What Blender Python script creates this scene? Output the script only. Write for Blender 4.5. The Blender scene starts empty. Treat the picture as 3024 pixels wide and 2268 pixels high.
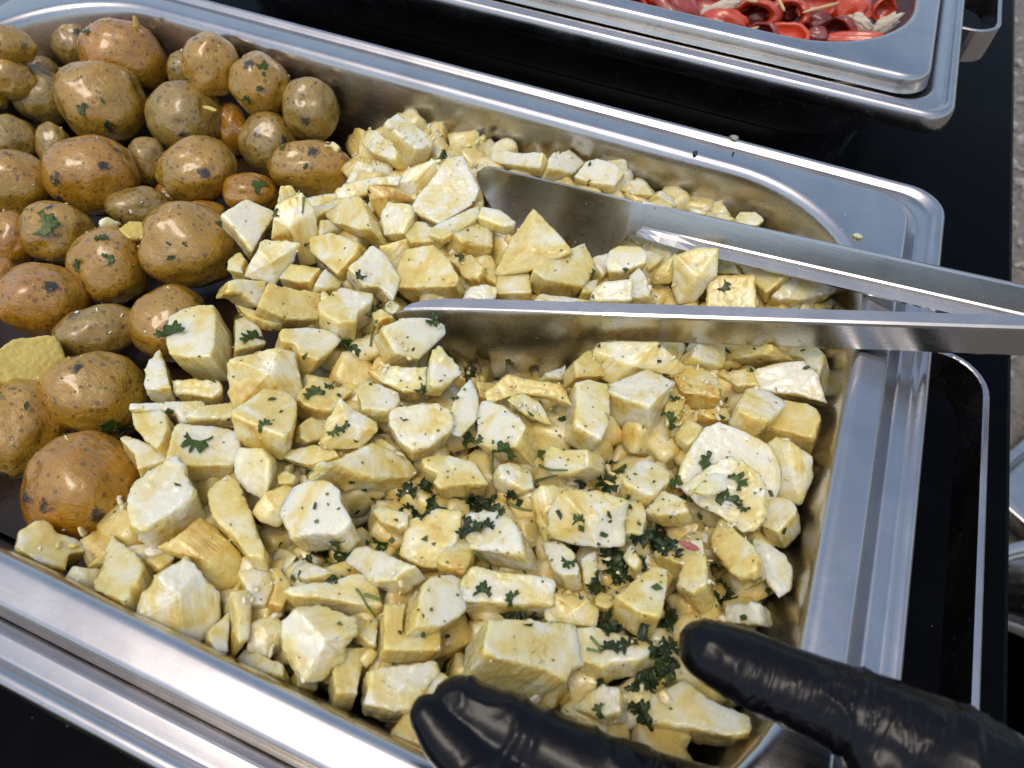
import bpy, bmesh, math, random
import numpy as np
from mathutils import Vector, Matrix, noise
from mathutils.bvhtree import BVHTree

scene = bpy.context.scene
R = math.radians

# ---------------------------------------------------------------- camera, sky, sun, exposure
cam_data = bpy.data.cameras.new("camera")
cam = bpy.data.objects.new("camera", cam_data)
scene.collection.objects.link(cam)
cam.location = (0.1840, -0.1656, 0.2260)
cam.rotation_euler = (R(34.7577), R(-1.3473), R(22.7331))
cam_data.sensor_width = 36.0
cam_data.lens = 24.7245
cam_data.clip_start = 0.01
cam_data.clip_end = 200.0
cam_data.dof.use_dof = True
cam_data.dof.focus_distance = 0.315
cam_data.dof.aperture_fstop = 14.0
scene.camera = cam

SUN_ELEV, SUN_AZ = 74.0, 197.0        # soft light high over the table
world = bpy.data.worlds.new("World")
scene.world = world
world.use_nodes = True
wn = world.node_tree.nodes
wl = world.node_tree.links
wn.clear()
sky = wn.new("ShaderNodeTexSky")
sky.sky_type = 'NISHITA'
sky.sun_disc = False
sky.sun_elevation = R(SUN_ELEV)
sky.sun_rotation = R(SUN_AZ)
sky.air_density = 1.0
sky.dust_density = 2.6
sky.ozone_density = 1.0
bg = wn.new("ShaderNodeBackground")
bg.inputs["Strength"].default_value = 0.15
wo = wn.new("ShaderNodeOutputWorld")
wl.new(sky.outputs[0], bg.inputs[0])
wl.new(bg.outputs[0], wo.inputs[0])

sun_data = bpy.data.lights.new("sun", 'SUN')
sun_data.energy = 0.5
sun_data.angle = R(24)
sun_data.color = (1.0, 0.99, 0.975)
sun = bpy.data.objects.new("sun", sun_data)
scene.collection.objects.link(sun)
d = Vector((math.sin(R(SUN_AZ)) * math.cos(R(SUN_ELEV)), math.cos(R(SUN_AZ)) * math.cos(R(SUN_ELEV)), math.sin(R(SUN_ELEV))))
sun.rotation_euler = d.to_track_quat('Z', 'Y').to_euler()
sun.location = d * 3

vs = scene.view_settings
vs.view_transform = 'Standard'
vs.look = 'None'
vs.gamma = 1.0
vs.use_curve_mapping = False
vs.exposure = 0.54
try:
    vs.use_white_balance = True
    vs.white_balance_temperature = 7050
    vs.white_balance_tint = 8
except Exception:
    pass
scene.cycles.max_bounces = 5
scene.cycles.glossy_bounces = 3
scene.cycles.diffuse_bounces = 3
scene.cycles.caustics_reflective = False
scene.cycles.caustics_refractive = False
scene.cycles.use_denoising = True

# ---------------------------------------------------------------- helpers
def link(o, parent=None):
    scene.collection.objects.link(o)
    if parent is not None:
        o.parent = parent
    return o

def tag(o, label=None, cat=None, group=None, kind=None):
    if label: o["label"] = label
    if cat: o["category"] = cat
    if group: o["group"] = group
    if kind: o["kind"] = kind
    return o

def mesh_obj(name, verts, faces, mat, parent=None, smooth=True, loc=None):
    me = bpy.data.meshes.new(name)
    if loc is not None:
        L = Vector(loc)
        verts = [Vector(v) - L for v in verts]
    me.from_pydata([tuple(v) for v in verts], [], [tuple(f) for f in faces])
    me.validate()
    if smooth:
        me.polygons.foreach_set("use_smooth", [True] * len(me.polygons))
    me.materials.append(mat)
    me.update()
    o = bpy.data.objects.new(name, me)
    if loc is not None:
        o.location = loc
    return link(o, parent)

def bm_obj(name, bm, mat, parent=None, smooth=True, loc=None):
    me = bpy.data.meshes.new(name)
    if loc is not None:
        bmesh.ops.translate(bm, verts=bm.verts, vec=-Vector(loc))
    bm.to_mesh(me)
    bm.free()
    if smooth:
        me.polygons.foreach_set("use_smooth", [True] * len(me.polygons))
    me.materials.append(mat)
    o = bpy.data.objects.new(name, me)
    if loc is not None:
        o.location = loc
    return link(o, parent)

def empty(name, loc=(0, 0, 0)):
    o = bpy.data.objects.new(name, None)
    o.location = loc
    o.empty_display_size = 0.01
    return link(o)

# ---------------------------------------------------------------- materials
class NT:
    def __init__(self, name):
        self.m = bpy.data.materials.new(name)
        self.m.use_nodes = True
        self.t = self.m.node_tree
        self.b = self.t.nodes["Principled BSDF"]
    def n(self, typ, **kw):
        nd = self.t.nodes.new(typ)
        for k, v in kw.items():
            if k.startswith("i_"):
                key = k[2:]
                key = int(key) if key.isdigit() else key.replace("_", " ")
                nd.inputs[key].default_value = v
            else:
                setattr(nd, k, v)
        return nd
    def l(self, a, b):
        self.t.links.new(a, b)
    def set(self, **kw):
        for k, v in kw.items():
            self.b.inputs[k.replace("_", " ")].default_value = v
    def math(self, op, a, b=None, clamp=False):
        nd = self.t.nodes.new("ShaderNodeMath")
        nd.operation = op
        nd.use_clamp = clamp
        for i, x in enumerate((a, b)):
            if x is None: continue
            if isinstance(x, (int, float)): nd.inputs[i].default_value = x
            else: self.l(x, nd.inputs[i])
        return nd.outputs[0]
    def ramp(self, fac, stops):
        nd = self.t.nodes.new("ShaderNodeValToRGB")
        e = nd.color_ramp.elements
        while len(e) < len(stops): e.new(0.5)
        for el, (p, c) in zip(e, stops):
            el.position = p
            el.color = (*c, 1) if len(c) == 3 else c
        self.l(fac, nd.inputs[0])
        return nd.outputs[0]
    def mix(self, fac, a, b, typ='MIX'):
        nd = self.t.nodes.new("ShaderNodeMix")
        nd.data_type = 'RGBA'
        nd.blend_type = typ
        for i, x in ((0, fac), (6, a), (7, b)):
            if isinstance(x, (int, float)): nd.inputs[i].default_value = x
            elif isinstance(x, tuple): nd.inputs[i].default_value = (*x, 1) if len(x) == 3 else x
            else: self.l(x, nd.inputs[i])
        return nd.outputs[2]
    def noise(self, vec, scale, detail=3.0, rough=0.5, dist=0.0):
        nd = self.n("ShaderNodeTexNoise", i_Scale=scale, i_Detail=detail, i_Roughness=rough, i_Distortion=dist)
        self.l(vec, nd.inputs["Vector"])
        return nd.outputs["Fac"]
    def voronoi(self, vec, scale, feature='F1', out="Distance"):
        nd = self.n("ShaderNodeTexVoronoi", feature=feature, i_Scale=scale)
        self.l(vec, nd.inputs["Vector"])
        return nd.outputs[out]
    def objvec(self, per_object=True):
        tc = self.n("ShaderNodeTexCoord")
        if not per_object:
            return tc.outputs["Object"]
        oi = self.n("ShaderNodeObjectInfo")
        cmb = self.n("ShaderNodeCombineXYZ")
        self.l(oi.outputs["Random"], cmb.inputs[0])
        sc = self.n("ShaderNodeVectorMath", operation='SCALE')
        sc.inputs["Scale"].default_value = 7.3
        self.l(cmb.outputs[0], sc.inputs[0])
        ad = self.n("ShaderNodeVectorMath", operation='ADD')
        self.l(tc.outputs["Object"], ad.inputs[0])
        self.l(sc.outputs[0], ad.inputs[1])
        return ad.outputs[0]
    def stretch(self, vec, s):
        mp = self.n("ShaderNodeMapping")
        mp.inputs["Scale"].default_value = s
        self.l(vec, mp.inputs[0])
        return mp.outputs[0]
    def bump(self, h, strength, dist):
        nd = self.n("ShaderNodeBump", i_Strength=strength, i_Distance=dist)
        self.l(h, nd.inputs["Height"])
        self.l(nd.outputs[0], self.b.inputs["Normal"])

def objprop(nt, name):
    a = nt.n("ShaderNodeAttribute", attribute_type='OBJECT', attribute_name=name)
    return a.outputs["Fac"]

def mat_steel(name, base=(0.61, 0.585, 0.57), rough=0.25, streak=(6, 220, 220), spots=0.6):
    t = NT(name)
    v = t.objvec(False)
    st = t.noise(t.stretch(v, streak), 4.0, 3.0, 0.6)
    blot = t.noise(v, 38.0, 4.0, 0.6, 0.6)
    fine = t.noise(v, 420.0, 2.0, 0.6)
    r = t.math('ADD', t.math('MULTIPLY', st, 0.12), t.math('MULTIPLY', blot, 0.26))
    r = t.math('ADD', r, rough - 0.19)
    sp = t.voronoi(v, 230.0)
    msk = t.noise(v, 60.0, 2.0)
    spot = t.math('MULTIPLY', t.math('LESS_THAN', sp, 0.13), t.math('GREATER_THAN', msk, 0.56))
    spot = t.math('MULTIPLY', spot, spots)
    t.l(t.math('ADD', r, t.math('MULTIPLY', spot, 0.3)), t.b.inputs["Roughness"])
    ring = t.math('ABSOLUTE', t.math('SUBTRACT', t.voronoi(v, 75.0), 0.30))
    ring = t.math('MULTIPLY', t.math('SUBTRACT', 0.035, ring), 12.0, True)
    ring = t.math('MULTIPLY', ring, t.math('GREATER_THAN', t.noise(v, 30.0, 1.0), 0.56))
    c = t.mix(blot, tuple(x * 0.72 for x in base), base)
    c = t.mix(t.math('MULTIPLY', spot, 0.5), c, (0.30, 0.28, 0.25))
    c = t.mix(t.math('MULTIPLY', ring, 0.35), c, (0.34, 0.33, 0.31))
    t.l(c, t.b.inputs["Base Color"])
    t.set(Metallic=1.0)
    t.bump(t.math('ADD', t.math('MULTIPLY', st, 0.6), t.math('MULTIPLY', fine, 0.4)), 0.06, 0.0006)
    return t.m

def mat_cassava(deep=False):
    t = NT("cassava_deep" if deep else "cassava")
    v = t.objvec()
    tone = objprop(t, "tone")
    cut = t.n("ShaderNodeAttribute", attribute_type='GEOMETRY', attribute_name="cut").outputs["Fac"]
    rim = t.n("ShaderNodeAttribute", attribute_type='GEOMETRY', attribute_name="rim").outputs["Fac"]
    uncut = t.math('SUBTRACT', 1.0, cut)
    low = t.noise(v, 82.0, 2.0, 0.5, 0.7)
    mid = t.noise(v, 210.0, 2.0, 0.6)
    fib = t.noise(t.stretch(v, (560, 560, 34)), 1.0, 3.0, 0.66)
    f = t.math('ADD', t.math('MULTIPLY', tone, 0.50), 0.10)
    f = t.math('ADD', f, t.math('MULTIPLY', uncut, 0.20))
    f = t.math('ADD', f, t.math('MULTIPLY', rim, 0.05))
    f = t.math('ADD', f, t.math('MULTIPLY', t.math('SUBTRACT', low, 0.54), 1.75))
    f = t.math('ADD', f, t.math('MULTIPLY', t.math('SUBTRACT', mid, 0.5), 0.28))
    fs = t.math('ADD', 0.16, t.math('MULTIPLY', uncut, 0.62))
    f = t.math('ADD', f, t.math('MULTIPLY', t.math('SUBTRACT', fib, 0.5), fs), True)
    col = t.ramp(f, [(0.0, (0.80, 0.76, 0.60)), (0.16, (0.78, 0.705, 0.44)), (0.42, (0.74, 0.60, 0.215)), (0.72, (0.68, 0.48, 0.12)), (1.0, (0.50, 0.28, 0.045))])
    # dry starch crumbs: white grainy patches
    star = t.math('MULTIPLY', t.math('SUBTRACT', t.noise(v, 120.0, 4.0, 0.75), t.math('ADD', 0.615, t.math('MULTIPLY', tone, 0.20))), 7.0, True)
    col = t.mix(t.math('MULTIPLY', star, 0.8), col, (0.80, 0.79, 0.74))
    t.l(col, t.b.inputs["Base Color"])
    t.l(t.math('ADD', 0.13, t.math('ADD', t.math('MULTIPLY', star, 0.4), t.math('MULTIPLY', mid, 0.25))), t.b.inputs["Roughness"])
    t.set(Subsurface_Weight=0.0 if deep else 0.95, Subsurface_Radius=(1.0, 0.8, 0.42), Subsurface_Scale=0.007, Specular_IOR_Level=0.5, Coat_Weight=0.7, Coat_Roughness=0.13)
    h = t.math('MULTIPLY', fib, t.math('ADD', 0.25, t.math('MULTIPLY', uncut, 0.75)))
    h = t.math('ADD', h, t.math('MULTIPLY', t.noise(v, 520.0, 2.0, 0.7), t.math('ADD', 0.30, t.math('MULTIPLY', rim, 0.6))))
    h = t.math('ADD', h, t.math('MULTIPLY', star, 0.35))
    t.bump(h, 0.75, 0.0011)
    return t.m

def mat_potato():
    t = NT("potato_skin")
    v = t.objvec()
    hue = objprop(t, "hue")
    low = t.noise(v, 42.0, 3.0, 0.6, 0.6)
    mid = t.noise(v, 150.0, 3.0, 0.62)
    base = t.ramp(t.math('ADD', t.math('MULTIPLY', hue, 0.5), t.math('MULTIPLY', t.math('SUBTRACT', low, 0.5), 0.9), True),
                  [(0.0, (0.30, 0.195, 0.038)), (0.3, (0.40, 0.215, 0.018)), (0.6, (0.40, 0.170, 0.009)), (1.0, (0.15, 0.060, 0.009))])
    base = t.mix(t.math('MULTIPLY', t.math('SUBTRACT', mid, 0.50), 2.2, True), base, (0.21, 0.105, 0.018))
    # lenticels
    wv = t.n("ShaderNodeVectorMath", operation='ADD')
    t.l(v, wv.inputs[0]); 
    len_d = t.math('ADD', t.voronoi(v, 260.0), t.math('MULTIPLY', t.noise(v, 90.0, 1.0), 0.16))
    len_m = t.math('MULTIPLY', t.math('LESS_THAN', len_d, 0.345), t.math('GREATER_THAN', t.noise(v, 230.0, 1.0), 0.40))
    base = t.mix(t.math('MULTIPLY', len_m, 0.62), base, (0.10, 0.045, 0.012))
    # scabs and eyes
    sc_d = t.math('ADD', t.voronoi(v, 62.0), t.math('MULTIPLY', t.math('SUBTRACT', t.noise(v, 300.0, 4.0, 0.75), 0.5), 0.62))
    sc_m = t.math('MULTIPLY', t.math('MULTIPLY', t.math('SUBTRACT', 0.22, sc_d), 10.0, True), t.math('GREATER_THAN', t.noise(v, 52.0, 1.0), 0.46))
    scn = t.noise(v, 1000.0, 2.0, 0.7)
    scab = t.ramp(scn, [(0.38, (0.010, 0.007, 0.007)), (0.6, (0.035, 0.022, 0.014)), (0.72, (0.20, 0.15, 0.09))])
    base = t.mix(sc_m, base, scab)
    t.l(base, t.b.inputs["Base Color"])
    t.l(t.math('ADD', 0.20, t.math('ADD', t.math('MULTIPLY', sc_m, 0.4), t.math('MULTIPLY', mid, 0.22))), t.b.inputs["Roughness"])
    t.set(Coat_Weight=1.0, Coat_Roughness=0.08, Coat_IOR=1.5)
    wr = t.noise(t.stretch(v, (1.0, 1.6, 1.0)), 240.0, 3.0, 0.62, 0.8)
    h = t.math('ADD', t.math('MULTIPLY', wr, 0.8), t.math('MULTIPLY', len_m, 0.15))
    h = t.math('ADD', h, t.math('MULTIPLY', t.math('MULTIPLY', sc_m, scn), 0.7))
    t.bump(h, 0.65, 0.0020)
    return t.m

def mat_simple(name, col, rough=0.5, var=0.25, scale=120.0, bump=0.2, bd=0.0006, sss=0.0, spec=0.5, coat=0.0, metal=0.0):
    t = NT(name)
    v = t.objvec()
    n = t.noise(v, scale, 4.0, 0.6, 0.3)
    c = t.mix(n, tuple(x * (1 - var) for x in col), tuple(min(1, x * (1 + var)) for x in col))
    t.l(c, t.b.inputs["Base Color"])
    t.l(t.math('ADD', rough - 0.08, t.math('MULTIPLY', n, 0.16)), t.b.inputs["Roughness"])
    t.set(Specular_IOR_Level=spec, Subsurface_Weight=sss, Subsurface_Scale=0.003, Coat_Weight=coat, Metallic=metal)
    if bump: t.bump(t.noise(v, scale * 3, 4.0, 0.6), bump, bd)
    return t.m

def mat_parsley():
    t = NT("parsley")
    v = t.objvec()
    wet = objprop(t, "wet")
    n = t.noise(v, 300.0, 3.0, 0.6)
    oi = t.n("ShaderNodeObjectInfo")
    a = t.mix(oi.outputs["Random"], (0.066, 0.110, 0.015), (0.026, 0.058, 0.011))
    c = t.mix(wet, a, (0.008, 0.018, 0.008))
    c = t.mix(t.math('MULTIPLY', t.math('SUBTRACT', n, 0.45), 2.0, True), c, (0.085, 0.12, 0.02))
    t.l(c, t.b.inputs["Base Color"])
    t.set(Roughness=0.33, Specular_IOR_Level=0.35)
    t.bump(t.noise(v, 900.0, 3.0, 0.6), 0.4, 0.0005)
    return t.m

def mat_pepper():
    t = NT("roast_pepper")
    v = t.objvec()
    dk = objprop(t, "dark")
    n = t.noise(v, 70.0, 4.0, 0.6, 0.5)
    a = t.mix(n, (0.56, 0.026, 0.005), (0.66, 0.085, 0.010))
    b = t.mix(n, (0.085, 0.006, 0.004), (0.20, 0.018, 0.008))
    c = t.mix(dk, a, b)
    t.l(c, t.b.inputs["Base Color"])
    t.l(t.math('ADD', 0.20, t.math('MULTIPLY', n, 0.2)), t.b.inputs["Roughness"])
    t.set(Coat_Weight=0.9, Coat_Roughness=0.06)
    t.bump(t.noise(t.stretch(v, (1, 2.2, 1)), 240.0, 4.0, 0.65, 0.8), 0.5, 0.0014)
    return t.m

def mat_glove():
    t = NT("black_glove")
    v = t.objvec(False)
    n = t.noise(v, 60.0, 4.0, 0.6)
    t.l(t.mix(n, (0.0022, 0.0022, 0.0030), (0.004, 0.004, 0.0052)), t.b.inputs["Base Color"])
    t.l(t.math('ADD', 0.16, t.math('MULTIPLY', n, 0.16)), t.b.inputs["Roughness"])
    t.set(Specular_IOR_Level=0.22)
    cz = t.noise(t.stretch(v, (310, 70, 70)), 1.0, 2.0, 0.5, 0.6)
    cz = t.math('SUBTRACT', 1.0, t.math('MULTIPLY', t.math('ABSOLUTE', t.math('SUBTRACT', cz, 0.5)), 10.0), True)
    cz = t.math('MULTIPLY', cz, t.math('MULTIPLY', t.math('SUBTRACT', t.noise(v, 48.0, 1.0), 0.46), 5.0, True))
    t.bump(t.math('ADD', t.math('MULTIPLY', cz, 0.7), t.math('MULTIPLY', t.noise(v, 230.0, 2.0, 0.55), 0.4)), 0.30, 0.0013)
    return t.m

def mat_table():
    t = NT("black_table")
    v = t.objvec(False)
    sp = t.voronoi(v, 95.0)
    m = t.math('MULTIPLY', t.math('LESS_THAN', sp, 0.06), t.math('GREATER_THAN', t.noise(v, 23.0, 3.0), 0.55))
    sm = t.noise(v, 14.0, 5.0, 0.65, 0.8)
    c = t.mix(t.math('MULTIPLY', m, 0.5), (0.0018, 0.0020, 0.0028), (0.08, 0.08, 0.08))
    c = t.mix(t.math('MULTIPLY', t.math('SUBTRACT', sm, 0.52), 0.12, True), c, (0.06, 0.06, 0.06))
    t.l(c, t.b.inputs["Base Color"])
    t.l(t.math('ADD', 0.14, t.math('MULTIPLY', sm, 0.20)), t.b.inputs["Roughness"])
    t.set(Specular_IOR_Level=0.03)
    return t.m

def mat_gravel():
    t = NT("gravel_ground")
    v = t.objvec(False)
    vo = t.voronoi(v, 70.0)
    n = t.noise(v, 9.0, 5.0, 0.65)
    c = t.mix(n, (0.06, 0.05, 0.04), (0.17, 0.145, 0.12))
    c = t.mix(t.math('MULTIPLY', vo, 0.9, True), c, (0.24, 0.21, 0.18))
    t.l(c, t.b.inputs["Base Color"])
    t.set(Roughness=0.9)
    t.bump(t.math('SUBTRACT', 1.0, vo), 0.9, 0.01)
    return t.m

STEEL = mat_steel("pan_steel")
STEEL_C = mat_steel("chafer_steel", (0.60, 0.575, 0.56), 0.24)
STEEL_T = mat_steel("tongs_steel", (0.58, 0.57, 0.555), 0.26, (4, 300, 300), 1.0)
CASSAVA = mat_cassava()
CASSAVA_DEEP = mat_cassava(True)
POTATO = mat_potato()
FLESH = mat_simple("potato_flesh", (0.66, 0.50, 0.13), 0.45, 0.25, 150.0, 0.5, 0.001, 0.3)
PARSLEY = mat_parsley()
SPECK = mat_simple("parsley_speck", (0.105, 0.150, 0.030), 0.45, 0.4, 400.0, 0.0)
STEM = mat_simple("parsley_stem", (0.13, 0.19, 0.045), 0.38, 0.3, 200.0, 0.2)
PEPPER = mat_pepper()
CHEESE = mat_simple("soft_cheese", (0.52, 0.45, 0.34), 0.35, 0.25, 90.0, 0.5, 0.0012, 0.25)
WOOD = mat_simple("toothpick_wood", (0.62, 0.42, 0.20), 0.55, 0.2, 200.0, 0.1)
GLOVE = mat_glove()
TABLE = mat_table()
TABLE_LEG = mat_simple("dark_metal", (0.02, 0.02, 0.022), 0.45, 0.2)
GRAVEL = mat_gravel()
PINK = mat_simple("pink_skin", (0.42, 0.12, 0.11), 0.3, 0.2)
JUICE_SHADE = mat_simple("juice_and_shade", (0.030, 0.016, 0.008), 0.25, 0.4, 60.0, 0.3, 0.001, 0.0, 0.35)  # colour carries the shade under the potatoes as well as oil
ADDED_RED = mat_simple("added_red_sheet", (0.075, 0.010, 0.005), 0.2, 0.4, 60.0, 0.4, 0.001, 0.0, 0.4)  # dark red for the added sheet that darkens gaps between peppers
STONE = mat_simple("pebble_stone", (0.33, 0.30, 0.26), 0.85, 0.35, 60.0, 0.3)

# ---------------------------------------------------------------- ground and table
def sheet(name, x0, x1, y0, y1, z, mat):
    return mesh_obj(name, [(x0, y0, z), (x1, y0, z), (x1, y1, z), (x0, y1, z)], [(0, 1, 2, 3)], mat, smooth=False)

GZ = -0.86
g = sheet("ground", -60, 60, -60, 60, GZ, GRAVEL)
tag(g, "grey brown gravel ground past the table edge", None, None, "structure")

def box_bm(cx, cy, cz, sx, sy, sz, bev=0.0, seg=2):
    bm = bmesh.new()
    bmesh.ops.create_cube(bm, size=1.0)
    bmesh.ops.scale(bm, vec=(sx, sy, sz), verts=bm.verts)
    if bev:
        bmesh.ops.bevel(bm, geom=list(bm.edges), offset=bev, segments=seg, affect='EDGES', profile=0.5)
    bmesh.ops.translate(bm, vec=(cx, cy, cz), verts=bm.verts)
    return bm

TZ = -0.105
table = empty("table", (-0.35, 0.35, GZ))
tag(table, "black glossy table carrying both chafing dishes", "table")
tp = bm_obj("tabletop", box_bm(0, 0, 0, 1.442, 1.9, 0.03, 0.003), TABLE, table, smooth=False)
tp.location = (0, 0, TZ - 0.015 - GZ)
for sx in (-1, 1):
    for sy in (-1, 1):
        lg = bm_obj("leg", box_bm(0, 0, 0, 0.05, 0.05, TZ - 0.03 - GZ, 0.004), TABLE_LEG, table, smooth=False)
        lg.location = (sx * 0.65, sy * 0.88, (TZ - 0.03 - GZ) / 2)

# ---------------------------------------------------------------- measured places, sizes and labels (tenths of a millimetre)
POTATOES = """-2302 857 -20 141 99 96 627 661 -412 -88 586 806 0.55|orange new potato cut by the picture edge in the far corner of the pan
-2304 1257 -236 139 150 135 646 731 -220 -209 447 870 0.00|tan new potato with two dark scabs against the far pan wall
-1915 1266 -220 258 207 201 714 549 -435 -17 634 773 1.05|big brown-topped potato touching the far pan wall with a yellow crumb standing on it
-2301 763 -180 144 125 121 637 498 -588 38 741 670 0.55|smooth yellow potato below the orange one in the far corner
-2249 860 -340 180 175 170 622 737 -265 -229 495 838 0.00|pale yellow potato with a dark herb smear along its lower side
-1805 900 -296 258 229 222 697 599 -395 -102 627 772 0.55|large glossy potato with a yellow crumb and herb flakes, in front of the brown-topped one
-1249 1293 -120 164 175 159 744 648 -163 -217 465 858 0.55|small bright orange potato with a stem dimple near the far pan wall
-1565 1339 -268 91 127 88 722 667 -183 -219 472 854 0.00|tan potato mostly hidden behind the small bright orange potato
-928 1290 -170 182 177 172 808 405 -429 59 668 742 0.55|round potato with three herb flakes beside the far pan wall
-608 1289 -235 164 182 159 811 572 -121 -234 508 829 0.00|speckled greenish potato last in the row along the far pan wall
-1348 1039 -340 217 201 195 724 659 -204 -237 515 824 0.00|greenish tan potato with torn yellow skin shreds on its side
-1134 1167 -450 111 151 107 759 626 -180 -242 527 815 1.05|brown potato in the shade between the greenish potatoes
-808 1093 -395 170 185 165 784 599 -162 -247 540 805 0.00|greenish potato with dark scabs behind the long orange potato
-389 921 -318 236 157 153 833 513 -207 -184 611 770 0.55|long orange potato with a dark scab, touching the first white cassava
-1433 378 -307 235 215 208 696 570 -436 -124 695 709 1.05|wide brownish potato with two dimples in the second row
-1355 668 -406 109 140 106 697 672 -250 -254 558 790 0.00|small smooth potato wedged between two wider ones
-950 650 -318 218 173 167 603 795 59 -492 313 812 0.55|kidney shaped glossy yellow potato with a scab at its lower end
-1953 568 -428 97 145 94 630 719 -293 -249 544 801 0.00|pale dusty potato behind the wide brownish one
-2150 480 -373 129 143 125 599 739 -309 -245 537 807 0.00|dull tan potato at the picture edge above the large glossy one
-1748 131 -307 189 180 175 644 587 -491 -132 717 684 0.55|large glossy yellow potato cut by the picture edge
-649 670 -395 164 114 111 773 604 -196 -266 588 764 1.05|low brown potato carrying a parsley leaf, behind the first cassava cube
-1158 343 -417 162 121 118 693 664 -281 -271 601 752 0.00|pale yellow potato under the wide brownish one
-1297 -46 -318 168 163 159 637 689 -345 -280 624 730 0.55|round potato with a big dark parsley leaf stuck on it
-1491 -167 -340 117 151 114 606 702 -375 -283 630 723 1.05|brown spotted potato at the picture edge beside the parsley potato
-926 -117 -340 196 200 190 722 513 -464 -151 772 618 0.55|wrinkled glossy potato with small herb flakes beside the biggest orange potato
-579 115 -274 243 216 210 734 626 -264 -285 636 717 0.55|biggest orange potato, next to the white cassava cube
-2388 690 -245 58 97 56 588 758 -283 -227 490 842 0.55|sliver of a potato at the picture edge in the second row
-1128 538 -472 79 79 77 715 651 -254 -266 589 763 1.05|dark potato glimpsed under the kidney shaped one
-839 477 -450 118 77 75 741 628 -238 -273 606 747 1.05|brown potato glimpsed behind the biggest orange potato
-1295 -431 -329 75 131 73 605 683 -409 -298 671 679 1.05|sliver of a brown potato at the picture edge in the middle row
-1023 -425 -329 203 183 178 702 418 -577 -92 856 508 1.05|plump brown potato with fine speckles in front of the wrinkled one
-692 -468 -351 191 126 122 559 811 -173 -500 496 710 0.00|pale egg shaped potato with a dark eye
-440 -282 -373 183 183 178 729 607 -315 -312 705 638 0.55|yellow potato half covered by the big fibrous cassava block
-417 -762 -318 220 186 180 762 345 -548 -113 904 412 0.55|large yellow potato with brown eyes beside the cassava edge
-583 -1022 -307 167 215 162 710 418 -567 -199 891 408 0.55|large amber potato with a thin herb sprig at the picture edge
-114 -1144 -274 211 233 204 714 545 -440 -356 824 441 1.05|biggest dark brown potato with black burnt patches at the near end
-2352 1003 -274 91 81 78 622 743 -249 -219 470 855 0.00|potato just showing behind the pale yellow one
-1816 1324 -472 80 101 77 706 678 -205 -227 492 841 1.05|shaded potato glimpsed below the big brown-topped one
-1028 126 -450 61 87 59 693 654 -304 -284 635 718 1.05|shaded potato glimpsed beside the biggest orange potato""".split("\n")
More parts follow.
